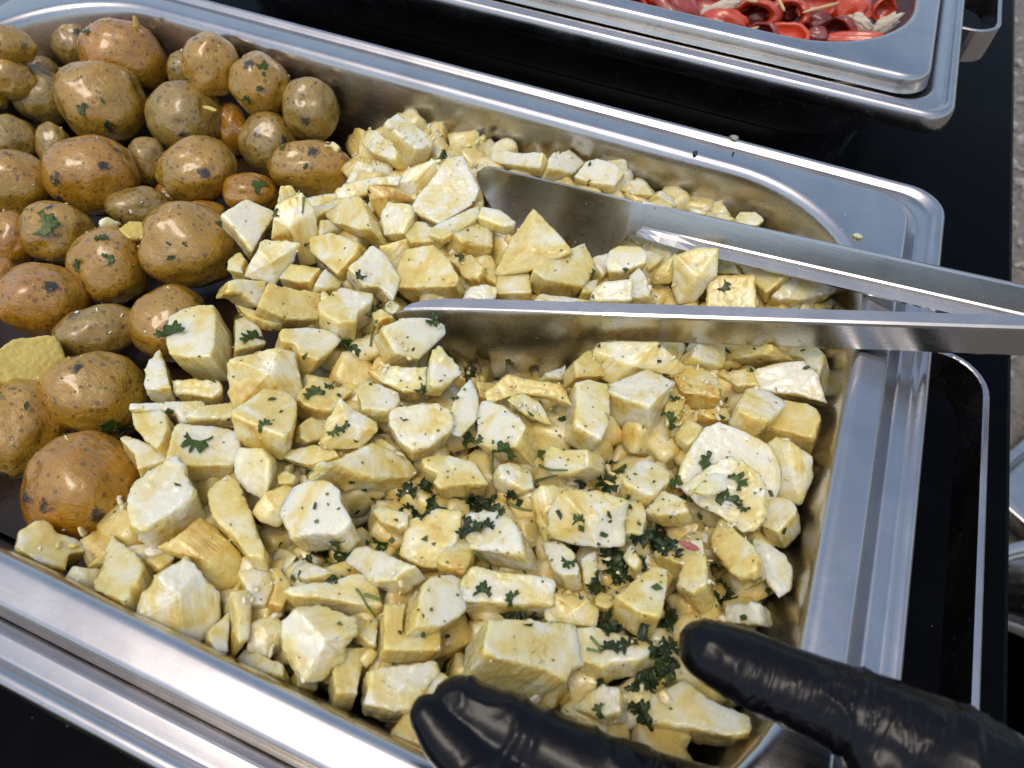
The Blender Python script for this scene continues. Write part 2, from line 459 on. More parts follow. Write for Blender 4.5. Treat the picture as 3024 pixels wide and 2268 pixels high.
CHUNKS = """-1 1120 -29 4 1246 -51 91 1241 -70 261 1196 -102 284 1127 -96 229 1036 -68 107 1077 -47|-53 -19 -166|0.02|p|white starchy cassava slab leaning up at the far end beside the potatoes
-118 1118 -112 -54 1117 -84 53 1042 -68 149 971 -56 161 922 -72 129 921 -87 -25 983 -131 -125 1045 -148|63 58 -159|0.30|p|cream cassava strip beside the leaning white slab
359 1079 -81 396 1267 -152 484 1241 -226 426 1048 -137 405 1012 -111|-77 -3 -79|0.68|p|yellow cassava strip just behind the large crumbly block
427 984 -25 501 1031 -21 660 888 -73 670 813 -93 562 628 -129 387 637 -108 393 770 -75 422 891 -48|-52 89 -151|0.02|p|large white crumbly cassava block facing the far tongs head
198 799 -134 242 892 -92 372 985 -50 407 977 -109 361 881 -180 327 804 -212 194 779 -180 313 857 -112|-36 60 -57|0.02|c0,2,5|white cassava strip beside the large crumbly block
-78 845 -185 -56 885 -138 101 988 -170 125 951 -205 106 928 -235 -85 779 -228 18 883 -170|-35 49 -47|0.02|c1,3,5|white cassava strip just behind the cracked yellow chunk
7 686 -107 130 795 -101 241 865 -108 242 807 -133 123 739 -122 133 700 -142 13 587 -149 -31 626 -119|-37 38 -95|0.30|p|cream cassava strip just behind the cracked yellow chunk
150 665 -51 274 713 -64 388 743 -134 280 657 -124 247 589 -190 179 615 -97 270 665 -82|-30 44 -45|1.00|c1,3,5|amber cassava chunk beside the cracked yellow chunk
-69 506 -144 49 535 -74 177 541 -7 290 433 10 357 343 12 283 347 -24 82 410 -103|68 54 -178|0.68|p|broad smooth yellow cassava chunk with faint brown cracks
292 601 -49 414 619 -40 453 564 -62 449 477 -100 351 438 -118 294 514 -86|4 42 -119|0.30|p|cream cassava chunk beside the cracked yellow chunk
-353 172 -25 -331 344 -53 -203 372 -119 -150 92 -117 -275 150 -62|-48 7 -116|0.02|p|bright white cassava cube leaning on the biggest orange potato
-263 510 -81 -224 547 -93 -177 533 -135 -227 474 -146 -252 422 -182 -225 491 -117|-23 24 -26|0.30|c0,2,3|small cream cassava chunk just behind the yellow piece with the black stem
-121 297 16 -38 410 43 40 372 -20 62 330 -103 95 220 -218 49 160 -201 7 225 -144 -105 175 -98 -106 236 -16 -21 241 -42|-62 65 -79|0.68|c2,5,8|tall yellow cassava piece with a thin black stem on it
-59 93 4 95 169 -28 73 90 -102 54 -27 -139 -80 -69 -99 -49 41 -7 28 18 -43|-51 48 -65|0.02|c1,3,5|white topped cassava block in front of the cube by the biggest orange potato
-127 495 -147 81 497 -67 6 447 -118 -34 418 -146 -77 465 -141|14 22 -55|0.30|p|small cream cassava strip just behind the yellow piece with the black stem
-185 543 -160 -17 688 -173 23 647 -187 -141 496 -176|-8 -1 -39|0.30|p|small cream cassava strip beside the cracked yellow chunk
50 377 -83 77 428 -109 137 429 -155 113 391 -132 92 301 -105|-50 -16 -72|0.30|p|small cream cassava chunk just in front of the cracked yellow chunk
57 257 -91 147 312 -55 339 265 -16 356 212 -24 318 86 -63 213 133 -80 106 187 -95|8 49 -137|0.68|p|many sided yellow cassava chunk behind the amber sided white block
382 109 -12 400 282 -14 470 268 -41 586 203 -87 609 76 -100 533 105 -70 473 65 -48|-60 14 -102|0.02|p|white cassava block with one amber side, sitting proud of its neighbours
0 78 -109 219 113 -81 209 22 -95 161 8 -103 42 0 -116|5 11 -100|0.68|p|yellow cassava strip just behind the ribbed amber piece
235 118 -86 320 122 -135 337 74 -129 292 -4 -78 261 -10 -59|-37 -15 -63|0.30|p|small cream cassava chunk just behind the mashed lump
-274 40 -169 -253 114 -164 -184 73 -150 -166 16 -147 -135 -18 -142 -239 -21 -163|21 9 -101|0.30|p|small cream cassava chunk beside the white topped block
-46 -174 -2 -38 -129 -28 18 -21 -124 48 -92 -126 77 -175 -122 10 -180 -54 -15 -224 -13|-95 -17 -74|0.30|p|cream cassava chunk just in front of the white topped block
124 -124 4 199 -72 -48 285 3 -109 322 -59 -125 351 -121 -135 266 -216 -72 156 -252 0 137 -185 4|-85 8 -128|1.00|p|ribbed amber cassava piece with its skin side towards the camera
275 -24 -110 283 18 -98 357 -11 -126 313 -85 -141|-14 8 -41|0.68|p|small yellow cassava piece beside the mashed lump
345 -110 -30 365 -64 -41 371 16 -57 385 39 -63 517 68 -78 533 16 -69 521 -59 -53 548 -126 -42 490 -175 -28 384 -158 -23|-13 -26 -142|0.30|p|mashed pale yellow cassava lump in front of the amber sided white block
387 342 -85 494 431 -72 521 398 -130 521 287 -209 409 318 -133 465 348 -108|-26 38 -45|0.30|c0,1,3|cream cassava chunk just behind the amber sided white block
519 357 -64 639 402 -26 738 347 -17 849 249 -15 847 203 -26 559 147 -105 522 253 -88|38 54 -180|0.68|p|big yellow cassava chunk with a torn white flake, behind the near tongs tip
437 590 -108 483 598 -110 638 562 -116 624 525 -115 498 440 -109 445 480 -107|-8 0 -95|0.30|p|cream cassava chunk just behind the flaked yellow chunk
548 521 -88 569 601 -89 701 788 -77 746 708 -63 706 585 -62 650 486 -66 583 493 -79|-1 -4 -50|0.30|p|cream cassava strip just in front of the large crumbly block
665 551 -61 693 650 -78 722 739 -94 792 729 -123 860 613 -146 727 523 -85|-44 -21 -144|0.68|p|yellow cassava chunk just in front of the large crumbly block
709 436 -132 730 476 -121 801 477 -99 900 413 -78 892 346 -89 833 339 -107|33 14 -88|0.68|p|yellow cassava strip beside the flaked yellow chunk
869 218 -110 877 282 -89 954 330 -81 1014 327 -88 1010 267 -108|-11 23 -69|0.02|p|small white cassava strip beside the flaked yellow chunk
588 55 -94 595 105 -111 639 103 -141 644 55 -134 621 37 -113|-39 -13 -58|0.68|p|small yellow cassava chunk just behind the wedge on the near tongs tip
567 782 -125 605 863 -128 685 890 -127 716 783 -121 667 801 -123|0 -3 -67|1.00|p|small amber cassava chunk beside the large crumbly block
522 1155 -181 542 1275 -208 559 1253 -209 598 1029 -179 566 1071 -178|-30 -8 -74|0.30|p|small cream cassava strip beside the long white piece at the far wall
733 681 -54 736 746 -43 822 770 -50 922 750 -66 923 719 -72 866 685 -71 799 676 -63|-4 11 -85|0.02|p|white cassava strip just behind the pointed pyramid
547 1242 -186 545 1292 -152 730 1251 -82 804 1245 -46 866 1231 -23 878 1153 -71 702 1197 -135|42 56 -105|0.02|p|long white cassava piece against the far wall, behind the far tongs head
888 1258 -63 885 1322 -75 921 1364 -99 938 1441 -122 998 1438 -148 1046 1409 -162 1030 1265 -126 918 1160 -57|-41 -7 -115|0.02|p|white cassava chunk beside the cube behind the far blade
1039 1217 -112 1061 1336 -86 1113 1378 -79 1204 1382 -80 1283 1346 -91 1255 1240 -113 1141 1212 -116|-1 48 -115|0.02|p|pale cassava cube with a green fleck behind the far tongs blade
1102 1406 -125 1255 1463 -106 1305 1401 -213 1293 1374 -247 1250 1401 -191 1177 1418 -138|-14 59 -32|0.68|p|small yellow cassava strip beside the cube behind the far blade
1248 1327 -194 1287 1380 -172 1371 1395 -152 1437 1341 -153 1457 1304 -158 1349 1295 -182|5 29 -77|0.30|p|small cream cassava strip beside the cube behind the far blade
1471 1280 -122 1480 1335 -128 1610 1363 -191 1582 1287 -174|-58 2 -95|0.02|p|small white cassava strip beside the cube behind the far blade
1652 1276 -152 1687 1291 -147 1753 1282 -150 1730 1252 -185 1674 1256 -189 1705 1268 -150|-1 24 -20|0.02|c0,2,3|small white cassava chunk just behind the half white block
1767 1327 -188 1785 1327 -167 1819 1308 -146 1869 1270 -126 1859 1249 -157 1789 1291 -196|37 27 -36|0.30|p|small cream cassava strip just behind the half white block
1882 1333 -179 1892 1374 -162 1970 1383 -141 2025 1344 -142 2001 1302 -162 1901 1296 -187|11 36 -60|0.02|p|small white cassava chunk just behind the flat yellow block
993 754 41 1125 683 22 1257 596 -1 1134 473 -55 971 393 -96 942 396 -97 951 573 -30|-23 102 -132|0.68|r|pointed yellow cassava pyramid leaning on the far tongs head
1126 458 -4 1189 577 -22 1273 723 -48 1351 651 -83 1369 618 -92 1349 502 -91 1327 478 -83 1269 451 -62 1194 409 -34 1130 416 -8|-42 17 -157|0.68|p|broad pale cassava wedge beside the pointed pyramid, below the far tongs blade
1389 738 -61 1426 778 -47 1520 798 -35 1560 768 -41 1572 714 -57 1476 640 -85 1421 630 -92 1394 663 -83|7 31 -102|0.30|p|rounded cream cassava chunk under the neck of the far tongs arm
1508 924 -174 1636 920 -158 1583 803 -182 1545 830 -183|7 15 -60|0.30|p|small cream cassava piece beside the rounded cream chunk
1316 737 -137 1386 835 -163 1418 717 -157 1402 656 -147 1347 679 -137|-20 -10 -86|0.30|p|small cream cassava chunk beside the rounded cream chunk
1387 497 -86 1426 543 -61 1544 584 -35 1588 493 -83 1396 440 -117|0 40 -92|0.30|p|cream cassava chunk just in front of the rounded cream chunk
1507 658 -97 1540 708 -74 1588 642 -54 1652 501 -34 1552 510 -88|48 18 -84|0.02|p|white cassava strip just in front of the rounded cream chunk
1674 776 -21 1770 843 11 1859 862 30 1892 754 -47 1877 749 -86 1835 673 -164 1765 635 -167 1716 694 -141 1805 706 -52|-1 78 -75|0.30|c0,3,6|large half white, half yellow cassava block between the two tongs arms
1855 768 -70 2047 805 -14 2105 659 -95 1890 627 -152|1 103 -84|0.68|p|flat yellow cassava block with one curled dark parsley leaf between the tongs arms
1617 738 -123 1681 839 -41 1720 754 -114 1705 724 -143 1628 707 -171 1671 743 -103|-3 36 -35|0.68|c0,2,3|small yellow cassava chunk beside the half white block
954 419 -96 1089 493 -90 1154 369 -96 991 299 -102|-1 10 -103|0.68|p|yellow cassava piece just in front of the pointed pyramid
885 403 -131 878 465 -136 962 457 -111 980 371 -102 970 362 -105|15 1 -64|0.68|p|small yellow cassava chunk beside the pointed pyramid
1327 552 -115 1389 609 -132 1402 513 -120 1349 470 -107|-10 -8 -59|0.30|p|small cream cassava piece beside the broad pale wedge
1161 348 -123 1172 394 -116 1290 431 -118 1418 462 -122 1304 396 -125|-1 18 -66|0.30|p|small cream cassava strip just in front of the broad pale wedge
1421 986 -191 1512 1013 -172 1502 954 -194 1460 963 -195|2 15 -36|0.68|p|small yellow cassava piece just behind the rounded cream chunk
1557 983 -140 1642 1097 -220 1635 990 -201 1602 975 -174|-41 -1 -71|0.68|p|small yellow cassava strip beside the rounded cream chunk
1848 1008 -149 1944 1000 -117 1993 979 -105 1922 921 -144 1861 911 -168|14 20 -66|0.30|p|small cream cassava chunk just behind the flat yellow block
1873 920 -181 1944 919 -100 1978 879 -105 1912 898 -160|56 47 -47|0.30|p|small cream cassava strip just behind the flat yellow block
1962 951 -119 1998 963 -101 2211 924 -23 2179 884 -48 2121 798 -95 2042 864 -109|28 21 -100|0.68|p|yellow cassava chunk beside the flat yellow block
2214 968 -68 2404 1000 -75 2436 971 -89 2397 924 -103 2281 848 -120 2183 809 -125 2146 815 -119|-19 44 -136|0.30|p|wide pale cassava wedge at the end wall between the tongs arms
2357 925 -185 2452 1031 -214 2444 958 -209 2374 893 -188|-14 -3 -51|0.30|p|small cream cassava strip just in front of the wide wedge at the end wall
1898 262 -38 1906 358 -52 2020 467 -127 2057 374 -140 2047 333 -130 1963 289 -78|-55 -8 -109|0.30|p|cream cassava chunk just behind the amber half round
1981 505 -186 2183 420 10 2198 393 4 2175 389 -33 2082 409 -144 2041 419 -190 2015 449 -197|125 83 -112|0.68|p|yellow cassava strip just behind the patched chunk
2129 355 -128 2274 435 -81 2337 457 -65 2391 424 -69 2427 371 -83 2473 304 -100 2345 306 -116 2170 277 -150|31 56 -117|0.02|p|white cassava log with a yellow underside by the end wall
2281 565 -125 2385 567 -79 2411 532 -69 2409 485 -72 2409 370 -77 2376 426 -89 2330 505 -106 2267 516 -134|90 17 -128|0.30|p|cream cassava chunk just behind the white log
2019 306 -149 2144 364 -107 2204 278 -99 2147 272 -116 2115 260 -127 2059 292 -139|17 13 -69|0.68|p|small yellow cassava chunk just behind the patched chunk
1843 258 -116 1855 286 -119 1933 283 -105 2014 257 -87 2058 175 -68 2056 124 -61 1989 123 -72 1912 107 -83 1870 166 -99|31 -8 -116|1.00|p|amber fibrous cassava half round next to the tall amber sided cube
2121 95 -21 2143 195 -45 2170 239 -56 2250 226 -51 2308 197 -43 2287 130 -27 2243 47 -7 2182 43 -7 2126 59 -12|-7 -23 -132|0.30|p|small cassava chunk with a white patch, perched in front of the white log
1990 52 -106 2039 114 -123 2120 162 -141 2133 91 -129 2063 50 -114|-6 -2 -67|0.68|p|small yellow cassava strip just in front of the amber half round
2245 261 -128 2375 255 -78 2423 233 -61 2443 183 -56 2436 86 -64 2341 99 -100 2226 115 -144|50 -6 -137|0.68|p|yellow grooved cassava slab standing by the end wall
1603 -26 -67 1637 41 -74 1753 165 -78 1871 120 -44 1808 -61 -18 1715 -50 -39|56 -27 -259|0.02|p|tall cassava cube with a white top and an amber side
1840 229 -136 1870 254 -137 1939 61 -104 1910 -24 -96 1893 -78 -91 1869 -4 -103|34 -16 -135|1.00|p|amber cassava strip just in front of the amber half round
2006 -121 -66 2028 -42 -45 2073 -1 -38 2180 1 -48 2290 -12 -64 2346 -78 -90 2368 -137 -109 2359 -212 -131 2153 -248 -120 1994 -305 -120 1991 -202 -89|14 98 -194|0.02|p|large white crescent shaped cassava slab
2011 -313 -92 2064 -237 -58 2135 -157 -18 2189 -155 -3 2253 -191 5 2296 -241 5 2317 -325 -11 2304 -391 -31 2259 -418 -50 2159 -376 -67 2060 -352 -88|20 40 -87|0.30|p|translucent yellow cassava slice with dark leaves, leaning on the white crescent slab
2041 -374 14 2110 -246 15 2150 -245 8 2168 -299 0 2126 -347 3 2069 -370 10|4 7 -23|0.02|p|small white cassava strip beside the translucent slice
2272 12 -82 2294 36 -61 2338 20 -38 2446 -5 -54 2469 -66 -90 2463 -177 -142 2390 -176 -182 2369 -161 -177 2333 -73 -101 2373 -68 -59|17 51 -76|0.30|c2,5,8|pale cassava block squeezed between the white crescent slab and the end wall
2310 -227 -115 2361 -198 -84 2401 -209 -58 2419 -242 -45 2419 -269 -44 2384 -345 -62 2376 -357 -67 2322 -331 -102 2321 -273 -106|64 -7 -110|0.30|p|cream cassava chunk just in front of the squeezed pale block
2176 -377 -82 2185 -372 -74 2239 -419 -40 2316 -494 7 2327 -532 9 2319 -571 -3 2277 -596 -39 2217 -544 -77 2171 -491 -104 2163 -429 -100|70 12 -112|0.68|p|smooth yellow cassava wedge pointing up in front of the translucent slice
2296 -376 -126 2330 -364 -119 2430 -402 -104 2465 -454 -101 2474 -532 -103 2437 -573 -111 2390 -534 -117|13 15 -46|0.02|p|white cassava strip beside the smooth yellow wedge
1799 -393 -37 1833 -265 -78 1860 -234 -90 1916 -244 -90 1964 -259 -89 1970 -312 -73 1931 -412 -40 1828 -412 -33|0 -28 -118|0.30|p|pale flecked cassava chunk beside the curly parsley sprig
1951 -353 -76 2030 -379 -30 2060 -426 -18 2031 -444 -38 1964 -459 -82 1904 -451 -118 1915 -417 -107|46 3 -84|0.30|p|cream cassava chunk just in front of the flecked pale chunk
2053 -401 -219 2105 -401 -172 2161 -427 -126 2163 -464 -132 2072 -459 -215|44 10 -55|0.30|p|small cream cassava strip beside the smooth yellow wedge
1929 -67 -132 1963 13 -114 2028 -15 -88 2023 -73 -93 1994 -114 -107|16 -5 -62|0.30|p|small cream cassava chunk beside the white crescent slab
1982 -589 -118 2019 -551 -99 2054 -536 -82 2127 -487 -45 2154 -559 -30 2183 -662 -14 2149 -705 -30 2092 -691 -60 2091 -610 -62|76 -15 -144|0.68|p|yellow cassava chunk just behind the yellow chunk by the thumb
-169 -434 -13 -137 -374 -10 -29 -310 -1 26 -362 3 108 -476 9 141 -552 11 52 -588 4 -32 -602 -3 -102 -534 -8|19 17 -209|0.30|p|big fibrous white cassava block overlapping a yellow potato
25 -270 -91 39 -223 -113 132 -267 -132 202 -323 -138 182 -372 -114 147 -445 -76|-35 -24 -90|0.30|p|cream cassava chunk just behind the cream square block
-11 -233 -65 89 -210 -93 224 -207 -126 173 -250 -107 82 -263 -83|-13 -9 -59|0.68|p|small yellow cassava strip beside the ribbed amber piece
298 -324 -22 288 -286 -32 314 -265 -45 346 -220 -68 405 -179 -96 456 -168 -113 498 -189 -117 506 -247 -100 498 -358 -62 420 -373 -37 375 -331 -40 332 -356 -20|-57 -34 -128|0.30|p|large cream cassava chunk just in front of the ribbed amber piece
231 -557 39 294 -460 13 366 -414 22 414 -384 -26 450 -427 -70 501 -505 -141 473 -569 -122 361 -626 -111 297 -695 -104 249 -607 -30 390 -520 -5|-64 49 -100|0.30|c0,2,6|cream square cassava block with a straight cut front
-169 -631 -103 -174 -533 -107 -108 -588 -95 -45 -636 -84 31 -704 -71 -69 -748 -84|9 -18 -122|0.30|p|cream cassava strip just in front of the big fibrous block
-16 -658 -94 61 -619 -95 169 -581 -101 198 -619 -112 181 -657 -118 119 -673 -113 30 -710 -109|-16 4 -103|0.30|p|cream cassava strip just behind the cube with the largest leaf
-44 -842 -26 70 -753 -71 168 -676 -110 188 -708 -121 177 -779 -120 144 -813 -108 107 -783 -89 -27 -868 -35|-42 4 -85|0.02|p|white cassava strip beside the yellow piece by the potato
-53 -850 -73 62 -800 -57 101 -807 -51 157 -866 -42 185 -942 -36 179 -964 -37 18 -909 -61|16 -3 -115|0.68|p|yellow cassava piece touching the large potato with brown eyes
-42 -951 -116 -32 -929 -123 88 -927 -121 167 -924 -121 197 -962 -108 140 -1043 -83 70 -985 -103|-1 -36 -123|0.30|p|cream cassava strip just in front of the yellow piece by the potato
191 -803 -31 200 -741 -45 268 -660 -82 283 -625 -93 337 -676 -102 335 -711 -95 230 -790 -46|-23 -12 -83|0.30|p|cream cassava strip behind the cube with the largest leaf
176 -849 -41 187 -825 -48 339 -754 -98 387 -745 -111 431 -817 -109 451 -887 -102 322 -963 -56 246 -990 -32 227 -959 -33|-34 -22 -131|0.30|p|pale cassava cube carrying the largest parsley leaf
387 -748 44 390 -697 28 401 -582 -9 476 -547 -29 538 -563 -32 585 -631 -18 616 -701 -1 614 -749 14 527 -760 29 405 -757 44|-18 -47 -162|0.68|p|diamond shaped yellow cassava chunk with pale green sprigs on it
444 -876 -69 444 -829 -47 538 -804 -32 589 -829 -42 621 -889 -69 637 -965 -103 547 -959 -104 478 -926 -91|-16 40 -92|0.02|p|white cassava chunk just behind the long yellow wedge
492 -506 -85 501 -410 -94 594 -410 -112 676 -382 -129 665 -434 -123 655 -522 -115 563 -556 -94 504 -543 -84|-45 -19 -114|0.68|p|yellow cassava chunk just behind the piece with the white fibre
691 -614 -44 708 -517 10 768 -517 -34 861 -517 -77 876 -545 -79 841 -626 -118 755 -679 -103 708 -704 -75 779 -594 -36|-34 34 -74|0.30|c1,4,7|cassava piece with a white fibre sticking out and parsley along it
588 -644 -70 597 -585 -91 653 -565 -137 679 -628 -142 648 -688 -104 620 -691 -82|-45 -13 -62|0.68|p|small yellow cassava chunk beside the piece with the white fibre
581 -739 -118 667 -681 -98 758 -674 -89 793 -695 -90 696 -771 -114 567 -777 -126|10 17 -88|0.68|p|yellow cassava strip beside the piece with the white fibre
804 -836 84 852 -733 16 893 -600 -58 957 -573 -111 1018 -562 -155 1074 -604 -177 1064 -640 -157 976 -734 -66 932 -758 -28 868 -775 20 834 -819 58|-79 -50 -142|0.30|p|long pale cassava slab with scattered green bits in the middle of the pan
614 -859 -96 626 -817 -103 683 -824 -104 690 -861 -99 643 -885 -93|3 -7 -46|0.30|p|small cream cassava chunk just behind the lumpy dotted chunk
715 -885 -53 758 -851 -34 831 -827 -7 905 -847 13 930 -889 15 1011 -947 33 998 -986 23 983 -1007 15 905 -1021 -12 818 -1062 -46 777 -1023 -53 716 -976 -66|17 3 -186|0.02|p|lumpy white cassava chunk dotted with parsley, front centre
631 -1033 -63 648 -951 -34 692 -890 -51 744 -887 -62 752 -978 -107 733 -1028 -112 674 -1046 -75 712 -987 -59|-27 16 -56|0.68|c1,3,6|yellow cassava chunk beside the long yellow wedge
446 -1025 -56 446 -975 -64 468 -925 -72 525 -949 -67 561 -972 -63 648 -1036 -51 769 -1125 -36 787 -1158 -30 738 -1176 -28 637 -1134 -36 585 -1119 -39 524 -1099 -43|10 -25 -147|0.68|p|long yellow cassava wedge pointing at the near rim
231 -1159 -2 216 -1124 -6 222 -1056 -14 270 -950 -25 316 -967 -23 353 -1002 -19 435 -1045 -14 436 -1103 -8 416 -1161 -1 371 -1250 8 324 -1247 8 273 -1206 3|4 -31 -191|0.02|p|large white cassava block next to the biggest dark brown potato
-67 -1395 -72 -65 -1337 -104 -39 -1320 -127 9 -1343 -140 75 -1322 -187 113 -1306 -216 123 -1346 -199 93 -1387 -161 131 -1437 -154 63 -1453 -110 -21 -1453 -65|-66 -54 -116|0.68|p|large yellow cassava chunk beside the upright yellow strip
168 -1480 -113 166 -1419 -106 202 -1407 -109 240 -1379 -152 272 -1396 -175 301 -1484 -183 232 -1501 -158 194 -1501 -112 233 -1443 -109|-37 5 -55|0.02|c2,5,7|white cassava chunk beside the upright yellow strip
189 -1275 -137 300 -1295 -108 402 -1320 -80 437 -1373 -59 447 -1415 -47 469 -1460 -31 302 -1458 -68 276 -1404 -87 237 -1337 -111|21 -36 -135|0.68|p|upright yellow cassava strip against the near rim
210 -1367 -126 206 -1307 -153 233 -1318 -177 251 -1356 -177 215 -1390 -119|-35 -20 -37|0.02|p|small white cassava chunk just behind the upright yellow strip
514 -1353 6 541 -1273 -31 542 -1253 -29 613 -1274 -38 688 -1302 -114 727 -1371 -143 720 -1457 -149 691 -1499 -107 516 -1488 -44 495 -1425 -25 506 -1387 -26 611 -1377 -9|-62 14 -117|0.02|c0,3,7|ragged white crumbly cassava block at the near rim
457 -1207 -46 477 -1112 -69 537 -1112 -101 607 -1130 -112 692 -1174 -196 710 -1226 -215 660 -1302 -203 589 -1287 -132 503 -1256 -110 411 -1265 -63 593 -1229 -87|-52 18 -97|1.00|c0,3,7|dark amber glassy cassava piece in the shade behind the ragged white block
355 -1280 -137 390 -1235 -150 448 -1252 -153 434 -1315 -138 365 -1306 -132|-15 -11 -50|0.68|p|small yellow cassava chunk beside the upright yellow strip
722 -1283 -73 756 -1253 -105 791 -1259 -119 812 -1305 -105 870 -1391 -89 860 -1421 -68 820 -1385 -68 780 -1328 -77|-38 -55 -110|0.30|p|cream cassava strip beside the ragged white block
736 -1430 -75 735 -1323 -142 835 -1455 -102 802 -1467 -81|-23 -33 -62|0.30|p|small cream cassava strip just in front of the ragged white block
689 -1215 -111 780 -1147 -149 818 -1185 -147 845 -1272 -128 797 -1299 -110 757 -1252 -115|-11 -21 -79|0.30|p|small cream cassava chunk beside the dark amber piece
795 -1157 -105 812 -1141 -114 901 -1187 -115 917 -1266 -88 864 -1271 -76 831 -1191 -99|-12 -37 -87|1.00|p|small amber cassava strip just behind the near rim block
965 -1321 -16 986 -1267 11 1039 -1226 -27 1165 -1202 -64 1193 -1248 -53 1173 -1289 -80 1187 -1333 -90 1156 -1411 -92 1110 -1451 -56 1039 -1414 -54 991 -1376 -33 1130 -1313 -10|-36 16 -111|0.30|c1,4,8|white cassava block with an amber side close to the near rim
896 -1229 -40 903 -1207 -44 1016 -1125 -72 1074 -1069 -88 1128 -1049 -98 1166 -1078 -99 1215 -1128 -99 1136 -1164 -82 1004 -1199 -59 930 -1232 -44|-13 -22 -126|0.30|p|cream cassava strip beside the bright white chunk
993 -1034 -155 1004 -979 -143 1050 -963 -114 1141 -971 -60 1219 -987 -14 1273 -996 17 1233 -1035 -11 1231 -1056 -14 1144 -1080 -69 1096 -1064 -96|57 9 -110|0.02|p|smooth bright white cassava chunk in front of the dark leaves
1322 -1039 5 1329 -992 -13 1384 -947 -49 1445 -949 -73 1466 -986 -70 1482 -1037 -62 1478 -1071 -49 1447 -1121 -21 1368 -1184 31 1340 -1107 18|-59 -33 -144|0.30|p|thin pale cassava slab with tiny green flecks behind the long log
1220 -1125 -67 1280 -1092 -88 1322 -1183 -65 1425 -1125 -102 1457 -1179 -89 1376 -1228 -60 1295 -1263 -35|-28 -36 -108|0.68|p|yellow cassava chunk just in front of the thin flecked slab
1274 -1330 -56 1458 -1209 -112 1487 -1246 -108 1482 -1265 -103 1453 -1373 -74 1404 -1403 -60 1317 -1422 -42 1303 -1372 -51|-39 -34 -142|0.30|p|square cream cassava block beside the gloved fingertip
1172 -1380 -69 1159 -1290 -115 1233 -1234 -169 1264 -1264 -162 1232 -1304 -130 1276 -1400 -90 1222 -1430 -56|-14 -57 -123|0.30|p|cream cassava strip beside the near rim block
1133 -1195 -136 1201 -1157 -153 1252 -1249 -116 1199 -1245 -117 1150 -1231 -122|2 -19 -55|0.30|p|small cream cassava chunk beside the near rim block
826 -1454 -180 839 -1409 -177 909 -1409 -141 1017 -1413 -85 1041 -1450 -69 958 -1460 -111 822 -1469 -180|29 -20 -91|0.02|p|small white cassava strip beside the near rim block
819 -1356 -104 884 -1281 -132 944 -1316 -148 954 -1349 -167 931 -1424 -156 868 -1428 -144 905 -1353 -123|-22 7 -56|0.30|c0,2,4|small cream cassava chunk to the left of the near rim block
1039 -1408 -145 1079 -1413 -170 1110 -1396 -201 1131 -1429 -197 1078 -1452 -147|-28 -28 -53|0.30|p|small cream cassava chunk just in front of the near rim block
812 -1135 -169 867 -1085 -146 941 -1086 -108 1024 -1095 -66 937 -1141 -105 854 -1158 -146|32 -3 -79|0.30|p|small cream cassava strip just in front of the lumpy dotted chunk
727 -1110 -192 749 -1066 -181 841 -1083 -139 825 -1147 -147 768 -1138 -173|33 10 -66|0.30|p|small cream cassava chunk just in front of the lumpy dotted chunk
1003 -841 -90 1023 -816 -88 1147 -816 -60 1168 -854 -51 1142 -877 -55 1057 -874 -75|11 -5 -66|0.68|p|small yellow cassava strip beside the golden chunk
1140 -833 -83 1235 -745 -57 1322 -726 -44 1350 -798 -54 1358 -874 -67 1322 -949 -84 1266 -969 -94 1172 -951 -101 1157 -887 -91|-17 14 -130|0.68|p|golden cassava chunk with a brownish underside and a small sprig
1330 -853 -65 1326 -798 -81 1410 -800 -79 1425 -844 -66 1428 -932 -41 1349 -943 -39 1312 -935 -42|5 -19 -86|0.68|p|yellow cassava chunk beside the golden chunk
1311 -745 -75 1339 -718 -63 1458 -686 -11 1502 -711 9 1546 -755 28 1595 -831 49 1545 -840 27 1472 -841 -5 1403 -855 -35 1360 -814 -54|69 7 -155|0.02|p|large white cassava block with a cut green stem lying on it
1512 -566 -86 1539 -519 -53 1624 -490 -63 1639 -559 -82 1636 -634 -130 1628 -685 -152 1576 -648 -116 1594 -597 -77|-6 26 -58|0.68|c1,3,6|yellow cassava chunk beside the peppered cube
1598 -622 -63 1612 -542 4 1728 -486 -5 1862 -484 21 1867 -538 -34 1898 -617 -72 1809 -671 -63 1735 -678 -94 1626 -689 -95 1740 -614 3|-4 50 -108|0.02|c1,3,6|cassava cube peppered with parsley behind the dark wet clump
1840 -429 -99 1894 -393 -104 1931 -460 -98 1938 -549 -90 1881 -565 -86|-4 -13 -79|0.30|p|small cream cassava strip just in front of the flecked pale chunk
1432 -904 -49 1714 -819 -76 1738 -908 -87 1640 -947 -78 1410 -1037 -58|5 -5 -128|0.30|p|flat cassava slab with two green leaves and a yellow front edge
1572 -1067 64 1752 -964 -52 1835 -937 -96 1857 -973 -88 1900 -1043 -73 1866 -1083 -42 1863 -1126 -22 1792 -1129 7 1696 -1157 56 1607 -1185 103 1586 -1124 84|-74 -72 -193|0.30|p|long cassava log just behind the gloved fingertips
1705 -914 -121 1716 -867 -93 1769 -842 -99 1841 -832 -84 1880 -850 -104 1896 -905 -122 1848 -928 -115 1728 -957 -136 1805 -902 -90|-1 21 -66|0.30|c1,3,6|cream cassava chunk just behind the long log
1600 -686 -150 1656 -671 -121 1735 -701 -78 1776 -762 -53 1777 -789 -51 1720 -802 -80 1676 -785 -104 1648 -742 -122|45 -16 -112|0.30|p|cream cassava strip just in front of the peppered cube
1758 -706 -101 1800 -644 -113 1835 -726 -84 1857 -764 -70 1811 -806 -65|15 -18 -71|0.30|p|small cream cassava strip just in front of the peppered cube
